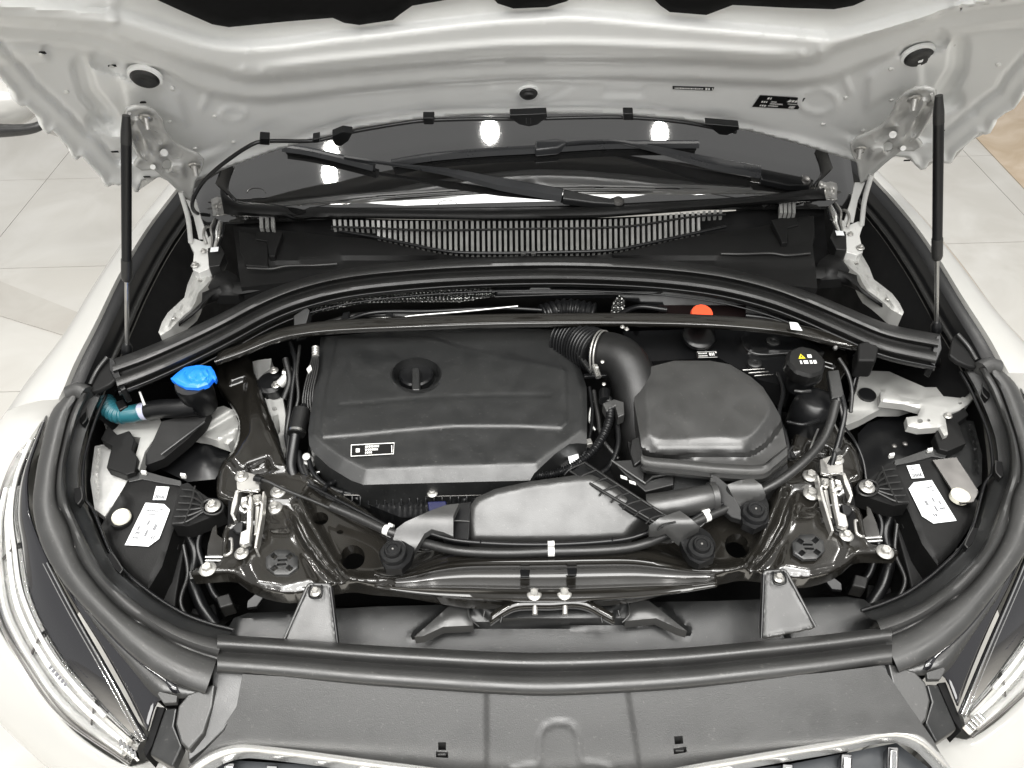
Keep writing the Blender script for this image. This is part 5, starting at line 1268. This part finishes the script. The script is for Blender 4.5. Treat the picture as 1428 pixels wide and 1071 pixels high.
# ================================================================== STRUT BRACE
sb = thing('strut_brace', 'slim gloss black brace bar crossing the rear of the engine bay', 'brace')
bl = [(300, 503), (335, 491), (380, 473), (420, 464), (480, 458), (600, 453), (700, 450), (800, 449), (900, 449), (1000, 452), (1080, 459), (1130, 468), (1170, 478), (1196, 482)]
bz = [.955, .962, .972, .98, .985, .99, .99, .99, .99, .99, .985, .975, .965, .96]
P = [p(x, y, z) for (x, y), z in zip(bl, bz)]
loft('bar', [[q+Vector((0, .035, -.010)) for q in P], [q+Vector((0, .026, -.001)) for q in P], [q+Vector((0, .004, 0)) for q in P], [q+Vector((0, -.001, -.002)) for q in P], [q+Vector((0, -.002, -.010)) for q in P]], 'gloss_black', sb, 90, 2, .003)
tube('bar_edge', [q+Vector((0, -.002, -.001)) for q in P], .0022, 'gloss_black', sb, 10, 100)
plate('paper_tag', [(1101, 449, .992), (1112, 450, .992), (1119, 461, .989), (1103, 459, .99)], .0008, 'sticker_white', sb, 0)
for (x, y) in ((868, 456), (874, 459)): bolt((x, y, .994), .004, sb)
lathe('tag_bolt', p(1164, 486, .965), (0, -.4, 1), [(.004, 0), (.004, .005), (.002, .007)], 'steel', sb, 12)

# ================================================================== BULKHEAD DETAILS
hsd = thing('heat_shield', 'perforated silver black heat shield strip under the rear seal', 'heat shield')
me_o = [(428, 416), (440, 411), (520, 407), (600, 404), (688, 401), (690, 413), (640, 421), (560, 421), (500, 424), (440, 436), (425, 446), (422, 430)]
def perf_mat():
    m = mat('perforated_foil', (.32, .32, .31), .3, metal=1, var=.2, vscale=20); nt = m.node_tree; b = nt.nodes['Principled BSDF']
    geo = [n for n in nt.nodes if n.type == 'NEW_GEOMETRY'][0]
    mp = nt.nodes.new('ShaderNodeMapping'); mp.inputs['Scale'].default_value = (1, 1, 1); mp.inputs['Rotation'].default_value = (0, 0, .78)
    nt.links.new(geo.outputs['Position'], mp.inputs['Vector'])
    v = nt.nodes.new('ShaderNodeTexVoronoi'); v.inputs['Scale'].default_value = 190; v.inputs['Randomness'].default_value = .15
    nt.links.new(mp.outputs['Vector'], v.inputs['Vector'])
    bp = nt.nodes.new('ShaderNodeBump'); bp.inputs['Strength'].default_value = 1; bp.inputs['Distance'].default_value = .006
    nt.links.new(v.outputs['Distance'], bp.inputs['Height']); nt.links.new(bp.outputs['Normal'], b.inputs['Normal'])
perf_mat()
sheet('foil', me_o, 'perforated_foil', hsd, lambda X, Y: .955-.0009*(Y-405), step=5, thick=.002)
sheet('foil', [(862, 410), (872, 416), (870, 440), (850, 440), (854, 424)], 'perforated_foil', hsd, lambda X, Y: .95-.0008*(Y-410), step=5, thick=.002)
plate('end_bracket', [(409, 440, .965), (428, 428, .97), (432, 432, .97), (424, 462, .95), (410, 465, .95)], .02, 'cover_plastic', hsd, .002)
tube('rod', [(500, 447, .962), (540, 443, .964), (555, 447, .964), (570, 441, .966), (640, 435, .968), (722, 427, .97)], .0022, 'steel', hsd, 8, 50)
for x in (478, 538): plate('bracket', [(x, 436, .958), (x+10, 434, .958), (x+6, 450, .955), (x-4, 452, .955)], .01, 'satin_black', hsd, .001)
bw = thing('bulkhead_trim', 'smooth dark trim panel under the rear seal above the red cap', 'trim panel')
wl = [(690, 400), (760, 399), (850, 402), (920, 402), (928, 396), (945, 396), (980, 398), (1006, 410), (1040, 412), (1070, 414), (1130, 440), (1190, 466), (1196, 480), (1130, 462), (1080, 452), (1000, 444), (860, 416), (690, 416)]
sheet('panel', wl, 'satin_black', bw, lambda X, Y: .958-.0011*(Y-400), step=6, thick=.003)
tube('panel_edge', [(690, 414, .955), (780, 411, .957), (850, 410, .957), (916, 410, .957), (924, 403, .962), (940, 397, .965), (980, 400, .965), (1000, 408, .963), (1010, 412, .96), (1044, 414, .96), (1075, 416, .96), (1110, 432, .957), (1180, 470, .95)], .0016, 'black_plastic', bw, 8, 70)
sheet('dark_panel', [(918, 406), (1000, 406), (1040, 416), (1040, 446), (918, 446)], 'red_reflection_tint', bw, lambda X, Y: .93+0*X, step=12)  # reddish tone stands in for the red cap's reflection
tube('ribbed_pipe', [(755, 440, .93), (790, 432, .93), (830, 438, .93)], lambda t: .020+.002*math.sin(t*60), 'satin_black', bw, 18, 60)
plate('corner_block', [(1197, 478, .978), (1222, 470, .98), (1226, 486, .975), (1222, 503, .97), (1196, 503, .965)], .04, 'matte_black', bw, .004)

# ================================================================== COOLANT AREA on the bottle side
rt = thing('battery_box', 'flat black cover panel behind the air filter box', 'cover')
bo = [(868, 462), (1000, 458), (1120, 470), (1150, 490), (1100, 498), (1104, 540), (1060, 530), (1000, 498), (890, 505)]
sheet('cover', bo, 'satin_black', rt, lambda X, Y: .905+plateau(X, Y, [(1030, 466), (1120, 474), (1110, 492), (1050, 494), (1036, 484)], .008), step=6, skirt=.05)
tube('cover_edge', [(1034, 470, .915), (1040, 486, .916), (1060, 494, .916), (1100, 492, .916)], .0014, 'cover_plastic', rt, 6, 20)
for (x, y) in ((1052, 507), (1078, 477)):
    lathe('clip_disc', p(x, y, .912), (0, 0, 1), [(.013, -.004), (.013, .003), (.010, .005), (.005, .005), (.004, .003)], 'cover_plastic', rt, 24)
st = plate('sticker', [(970, 491, .9135), (1000, 490, .9135), (1000, 498.5, .913), (972, 499.5, .913)], .0006, 'sticker_black', rt, 0)
P = [p(*q) for q in ((970, 491, .9142), (1000, 490, .9142), (972, 499.5, .9138))]
prints('lettering', P[0], P[1], P[2], [(.1, .5, .2, .18, .05), (.1, .5, .6, .18, .05), (.6, .85, .2, .5, .08), (.9, .97, .1, .2, .05), (.05, .95, 0, .05, 3), (.05, .95, .94, .05, 3)], 'print_white', st)
for k in range(3): tube('rib_line', [(1036+8*k, 516+4*k, .915), (1066+6*k, 514+4*k, .915)], .0012, 'zinc', rt, 6, 3)
rcap = thing('red_cap', 'bright red round cap on a black neck behind the brace bar', 'cap')
lathe('cap', p(977, 443, .958), (0, -.25, 1), [(.018, -.006), (.020, .0), (.0205, .010), (.0185, .015), (.008, .016)], 'red_plastic', rcap, 32, star=lambda a: 1+.012*math.cos(20*a))
lathe('flange', p(975, 467, .931), (0, -.2, 1), [(.031, -.006), (.030, .0), (.026, .003), (.021, .004)], 'satin_black', rcap, 32)
frc = None
bt = thing('coolant_bottle', 'black expansion bottle with an octagonal screw cap and warning print', 'bottle')
bc = p(1118, 552, .90)
lathe('bottle_body', p(1120, 612, .84), (0, .0, 1), [(.018, -.04), (.030, 0), (.037, .02), (.0385, .06), (.036, .085), (.028, .098), (.022, .102)], 'satin_black', bt, 32)
lathe('bottle_neck', p(1121, 522, .952), (0, -.1, 1), [(.024, -.03), (.024, 0), (.029, .004), (.029, .008)], 'satin_black', bt, 28)
cq = p(1122, 508, .975)
cp_ = lathe('screw_cap', cq, (0, -.18, 1), [(.029, -.018), (.031, -.014), (.031, .006), (.027, .011), (.010, .0115)], 'black_plastic', bt, 64, star=lambda a: 1+.035*(1 if math.cos(8*a) > .1 else 0))
Fc = frame((0, -.18, 1)); U = Vector((1, 0, 0)); Vv = Vector((0, 1, .18)).normalized()
def capt(pts, mt, nm):
    bm = bmesh.new(); bm.faces.new([bm.verts.new(cq+U*x+Vv*y+Vector((0, -.18, 1)).normalized()*.0121) for x, y in pts]); return mk(nm, bm, mt, cp_, None)
capt([(-.013, .003), (-.001, .003), (-.007, .013)], 'yellow_print', 'warning_triangle')
capt([(-.0082, .005), (-.0058, .005), (-.0066, .010), (-.0074, .010)], 'print_black', 'warning_mark').location.z = .0004
capt([(.003, .004), (.010, .004), (.010, .011), (.003, .011)], 'print_white', 'print_mark')
for x0, w_ in ((-.012, .003), (-.006, .007), (.004, .004), (.010, .005)): capt([(x0, -.008), (x0+w_, -.008), (x0+w_, -.001), (x0, -.001)], 'print_white', 'print_mark')
tube('overflow_pipe', [(1092, 600, .89), (1096, 620, .885), (1106, 640, .88)], .006, 'satin_black', bt, 12, 14)
tube('grip_bead', [(1108, 545, .965), (1118, 546, .967), (1130, 545, .965)], .0028, 'cover_plastic', bt, 8, 10)
tube('neck_rib', [(1098, 588, .925), (1120, 592, .93), (1142, 586, .925)], .003, 'satin_black', bt, 8, 14)
# coupling at the brace end: strut tower metal
sw = thing('strut_tower', 'bare silver sheet metal strut tower top behind the latch on the bottle side', 'strut tower')
so2 = [(1194, 545), (1198, 525), (1206, 517), (1240, 518), (1262, 528), (1290, 540), (1312, 540), (1322, 525), (1330, 540), (1318, 556), (1290, 560), (1258, 570), (1228, 570), (1200, 585), (1180, 593), (1178, 582)]
sheet('tower_sheet', so2, 'tower_metal', sw, lambda X, Y: .848+.010*ss(-4, 8, sd(X, Y, [(1230, 540), (1260, 545), (1312, 556), (1300, 562), (1240, 562)]))-.005*np.exp(-((Y-575)/6)**2)+.008*np.exp(-(((X-1238)/12)**2+((Y-538)/8)**2)), holes=[], step=4.5, skirt=.02)
lathe('rubber_plug', p(1209, 551, .851), (0, -.1, 1), [(.0155, -.002), (.0155, .003), (.012, .004), (.004, .003)], 'satin_black', sw, 24)
br = [(1228, 546), (1240, 542), (1256, 553), (1280, 558), (1310, 552), (1340, 555), (1356, 540), (1364, 532), (1368, 542), (1350, 564), (1338, 572), (1326, 576), (1318, 582), (1322, 606), (1317, 608), (1310, 596), (1282, 598), (1266, 594), (1264, 582), (1280, 580), (1284, 570), (1262, 564), (1228, 560)]
sheet('tower_bracket', br, 'tower_metal', sw, lambda X, Y: .872+.004*ss(0, 5, sd(X, Y, br)), holes=[ell(1283, 587, 4, 3, 10), ell(1295, 586, 2.5, 2, 8), ell(1339, 562, 3, 2, 8)], step=4, skirt=.014)
bolt((1322, 580, .876), .007, sw)
sheet('end_sheet', [(1334, 520), (1345, 516), (1362, 524), (1366, 540), (1352, 552), (1340, 540)], 'tower_metal', sw, lambda X, Y: .862+0*X, step=5, skirt=.03)
dome = thing('wheel_arch_dome', 'dark curved wheel arch skin with light reflections behind the latch on the bottle side', 'wheel arch')
do = [(1196, 605), (1210, 590), (1255, 575), (1290, 570), (1300, 600), (1330, 610), (1330, 640), (1300, 650), (1260, 660), (1210, 668), (1198, 640)]
sheet('skin', do, 'satin_black', dome, lambda X, Y: .80+.030*np.exp(-(((X-1250)/50)**2+((Y-640)/45)**2)), step=6)
for (x, y) in ((1247, 622), (1262, 619)): lathe('rivet', p(x, y, .835), (0, -.2, 1), [(.005, 0), (.004, .002), (.001, .003)], 'dark_steel', dome, 12)
S = 1
dome2 = thing('wheel_arch_dome', 'dark wheel arch skin below the blue washer cap', 'wheel arch')
do2 = [(230, 625), (262, 612), (300, 600), (320, 608), (318, 640), (300, 668), (262, 672), (225, 655)]
sheet('skin', do2, 'satin_black', dome2, lambda X, Y: .80+.022*np.exp(-(((X-285)/32)**2+((Y-640)/30)**2)), step=6)

# ================================================================== WASHER FILLER on the other side
wf = thing('washer_filler', 'black washer filler neck with a bright blue flip cap', 'washer filler')
cpo = [(238, 528), (247, 520), (258, 512), (278, 509), (294, 511), (299, 518), (302, 526), (300, 531), (297, 528), (290, 536), (276, 541), (258, 540), (247, 535)]
cap = sheet('blue_cap', cpo, 'blue_plastic', wf, lambda X, Y: .955+.004*ss(0, 5, sd(X, Y, cpo))-.003*np.exp(-((np.sqrt(((X-276)/17)**2+((Y-522)/10)**2)-1)/.10)**2)+.002*np.exp(-(ld(X, Y, [(262, 525), (270, 518)])/1.6)**2)+.002*np.exp(-(ld(X, Y, [(272, 527), (279, 517), (286, 526)])/1.6)**2)+.002*np.exp(-(ld(X, Y, [(286, 516), (292, 522)])/1.5)**2), step=2.4, skirt=.008)
lathe('neck', p(277, 552, .915), (.0, -.1, 1), [(.024, -.03), (.028, 0), (.030, .03), (.028, .036)], 'satin_black', wf, 28)
tube('filler_pipe', [(275, 566, .905), (250, 569, .90), (225, 570, .895), (206, 573, .89)], .0165, 'satin_black', wf, 22, 18)
tube('collar', [(208, 573, .89), (196, 574, .888)], .0155, 'lilac_collar', wf, 22, 5)
tube('bellows_hose', [(198, 574, .888), (184, 577, .886), (168, 578, .884), (155, 572, .884), (146, 560, .888)], lambda t: .0155+.0016*math.sin(t*70)*(t > .35), 'teal_hose', wf, 22, 110)
plate('pipe_clip', [(160, 560, .905), (172, 556, .905), (178, 566, .904), (166, 572, .904)], .01, 'satin_black', wf, .002)
sheet('support_web', [(225, 588), (262, 578), (292, 572), (284, 590), (262, 612), (228, 640), (206, 648), (196, 646), (210, 622)], 'matte_black', wf, lambda X, Y: .875-.0006*(Y-590), step=6, skirt=.02)
tube('support_edge', [(286, 588, .885), (262, 606, .87), (225, 634, .855)], .0022, 'cover_plastic', wf, 8, 12)
plate('tie_spike', [(193, 546, .93), (196, 546, .93), (204, 566, .905), (200, 567, .905)], .003, 'tape_white', wf, .0005)
ts = thing('strut_tower', 'pale sheet metal strut tower patches around the washer filler', 'strut tower')
sheet('tower_sheet', [(262, 592), (285, 572), (312, 566), (326, 572), (333, 590), (330, 608), (318, 620), (290, 610), (268, 606)], 'tower_metal', ts, lambda X, Y: .842+.006*np.sin(X*.12+Y*.2), step=4, skirt=.02)
sheet('tower_sheet', [(145, 590), (222, 582), (228, 596), (212, 616), (202, 630), (194, 656), (188, 640), (196, 610), (150, 604)], 'tower_metal', ts, lambda X, Y: .848+.006*ss(0, 6, Y-596), step=4, skirt=.02)
sheet('tower_sheet', [(132, 622), (154, 618), (156, 632), (150, 648), (170, 656), (180, 664), (168, 690), (146, 720), (132, 710), (126, 670)], 'cast_alloy', ts, lambda X, Y: .838-.008*np.exp(-(ld(X, Y, [(139, 630), (135, 660), (138, 695)])/2)**2), step=3.5, skirt=.02)
S = -1
sheet('lamp_back_sheet', [(132, 622), (154, 618), (156, 632), (150, 648), (170, 656), (180, 664), (168, 690), (146, 720), (132, 710), (126, 670)], 'cover_plastic', sw, lambda X, Y: .838-.008*np.exp(-(ld(X, Y, [(139, 630), (135, 660), (138, 695)])/2)**2), step=3.5, skirt=.02)
S = 1
# side mirror of the car, seen beyond the hood edge
sm = thing('door_mirror', 'white door mirror with a black lower edge beyond the hood', 'mirror')
def mp_(x, y, d):
    v = fwd + rgt*((x-CX)/F) - upv*((y-CY)/F); return CAM+v*d
mc = mp_(-25, 140, 2.25)
bm = bmesh.new(); bmesh.ops.create_uvsphere(bm, u_segments=32, v_segments=20, radius=1)
bmesh.ops.transform(bm, matrix=Matrix.Translation(mc) @ Matrix.Diagonal((.17, .09, .085, 1)), verts=bm.verts)
mk('shell', bm, 'white_paint', sm, 60)
ed = [mp_(x, y, 2.2) for x, y in ((-70, 178), (-30, 182), (10, 182), (40, 180), (56, 175), (60, 168))]
tube('lower_edge', ed, lambda t: .026-.014*t, 'mirror_black', sm, 16, 24)

# ================================================================== wiring in the gaps
random.seed(3)
def loom(name, label, runs):
    t = thing(name, label, 'wiring')
    for k, (pts_, r, mt) in enumerate(runs):
        tube('wire', pts_, r, mt, t, 8, 40)
    return t
loom('bay_wiring', 'dark wiring runs between the engine cover and the black side arm', [
    ([(405, 478, .93), (412, 505, .92), (408, 540, .90), (404, 575, .88), (400, 610, .86), (408, 650, .85)], .0045, 'satin_black'),
    ([(418, 482, .935), (414, 520, .92), (416, 556, .90), (406, 590, .88), (400, 640, .86)], .0032, 'rubber'),
    ([(398, 500, .92), (404, 530, .90), (396, 556, .88)], .006, 'black_plastic'),
    ([(430, 640, .88), (440, 664, .875), (470, 684, .87), (520, 694, .868)], .004, 'satin_black'),
    ([(424, 650, .875), (436, 676, .872), (460, 694, .866), (500, 710, .86)], .0036, 'rubber'),
    ([(416, 630, .88), (424, 660, .87), (452, 690, .86)], .0055, 'satin_black')])
loom('cover_edge_wiring', 'dark wires between the engine cover and the air filter box', [
    ([(822, 540, .92), (826, 575, .91), (822, 610, .90), (812, 640, .89)], .0032, 'satin_black'),
    ([(828, 545, .92), (834, 580, .91), (840, 612, .90), (862, 640, .89)], .0038, 'rubber'),
    ([(860, 585, .91), (862, 620, .90), (850, 650, .89), (838, 660, .89)], .0045, 'satin_black'),
    ([(826, 560, .915), (822, 585, .905), (830, 600, .90)], .0018, 'cast_alloy')])
loom('bottle_side_wiring', 'dark wires beside the expansion bottle and octagonal cap', [
    ([(1100, 640, .90), (1096, 610, .91), (1086, 580, .915), (1092, 545, .92), (1085, 520, .925)], .004, 'satin_black'),
    ([(1160, 575, .93), (1150, 600, .915), (1138, 622, .90), (1118, 645, .89)], .0034, 'satin_black'),
    ([(1170, 500, .95), (1182, 520, .94), (1188, 545, .92), (1186, 575, .90)], .0036, 'rubber'),
    ([(1190, 495, .95), (1200, 505, .94), (1192, 530, .92), (1184, 560, .90)], .003, 'satin_black'),
    ([(1128, 630, .895), (1140, 600, .905), (1146, 590, .91), (1150, 604, .90)], .0018, 'steel')])
loom('bulkhead_wiring', 'dark wires in the gap between the brace bar and the rear seal', [
    ([(470, 452, .955), (520, 436, .95), (600, 434, .945), (700, 430, .945), (780, 434, .94)], .004, 'satin_black'),
    ([(440, 456, .95), (500, 440, .94), (560, 440, .94), (640, 444, .94)], .006, 'rubber'),
    ([(860, 440, .94), (890, 428, .94), (930, 432, .94)], .005, 'satin_black'),
    ([(1040, 440, .94), (1080, 446, .94), (1130, 466, .935), (1180, 486, .93)], .005, 'satin_black')])

# deep side clutter seen past the headlamp housings
for s in (1, -1):
    S = s
    t = thing('deep_wiring', 'black hoses low beside the headlamp housing ' + side_word(s), 'wiring', 'hoses low beside the crossmember')
    tube('hose', [(262, 742, .79), (272, 772, .77), (268, 806, .75), (282, 846, .73), (300, 872, .71)], .010, 'satin_black', t, 14, 30)
    tube('hose', [(284, 730, .80), (276, 760, .78), (284, 790, .76), (300, 830, .73), (330, 850, .72)], .006, 'satin_black', t, 12, 30)
    tube('wire', [(256, 760, .80), (262, 800, .78), (252, 840, .77), (268, 872, .75)], .0035, 'rubber', t, 8, 26)
    plate('clip', [(262, 796, .79), (278, 792, .79), (280, 804, .788), (264, 808, .788)], .012, 'cover_plastic', t, .002)
    plate('connector', [(300, 832, .75), (320, 826, .75), (326, 842, .748), (306, 848, .748)], .03, 'black_plastic', t, .003)
S = 1
# ------------------------------------------------------------------ tidy: origins, thing bases
bpy.context.view_layer.update()
dg = None
for o in MESHES:
    if o.data.users == 1 and o.type == 'MESH' and len(o.data.vertices) and not o.children and o.matrix_world == Matrix.Identity(4):
        n = len(o.data.vertices); co = np.empty(n*3, np.float32); o.data.vertices.foreach_get('co', co); co = co.reshape(-1, 3)
        c = (co.min(0)+co.max(0))/2
        o.data.transform(Matrix.Translation(Vector(c.tolist())*-1)); o.location = c.tolist()
bpy.context.view_layer.update()
for o in list(C.objects):
    if o.type == 'EMPTY' and o.parent is None and o.children:
        lo = Vector((1e9,)*3); hi = Vector((-1e9,)*3)
        for ch in o.children:
            for q in ch.bound_box:
                v = ch.matrix_world @ Vector(q)
                lo = Vector(map(min, lo, v)); hi = Vector(map(max, hi, v))
        o.location = ((lo.x+hi.x)/2, (lo.y+hi.y)/2, lo.z)
        inv = Matrix.Translation(o.location).inverted()
        for ch in o.children: ch.matrix_parent_inverse = inv
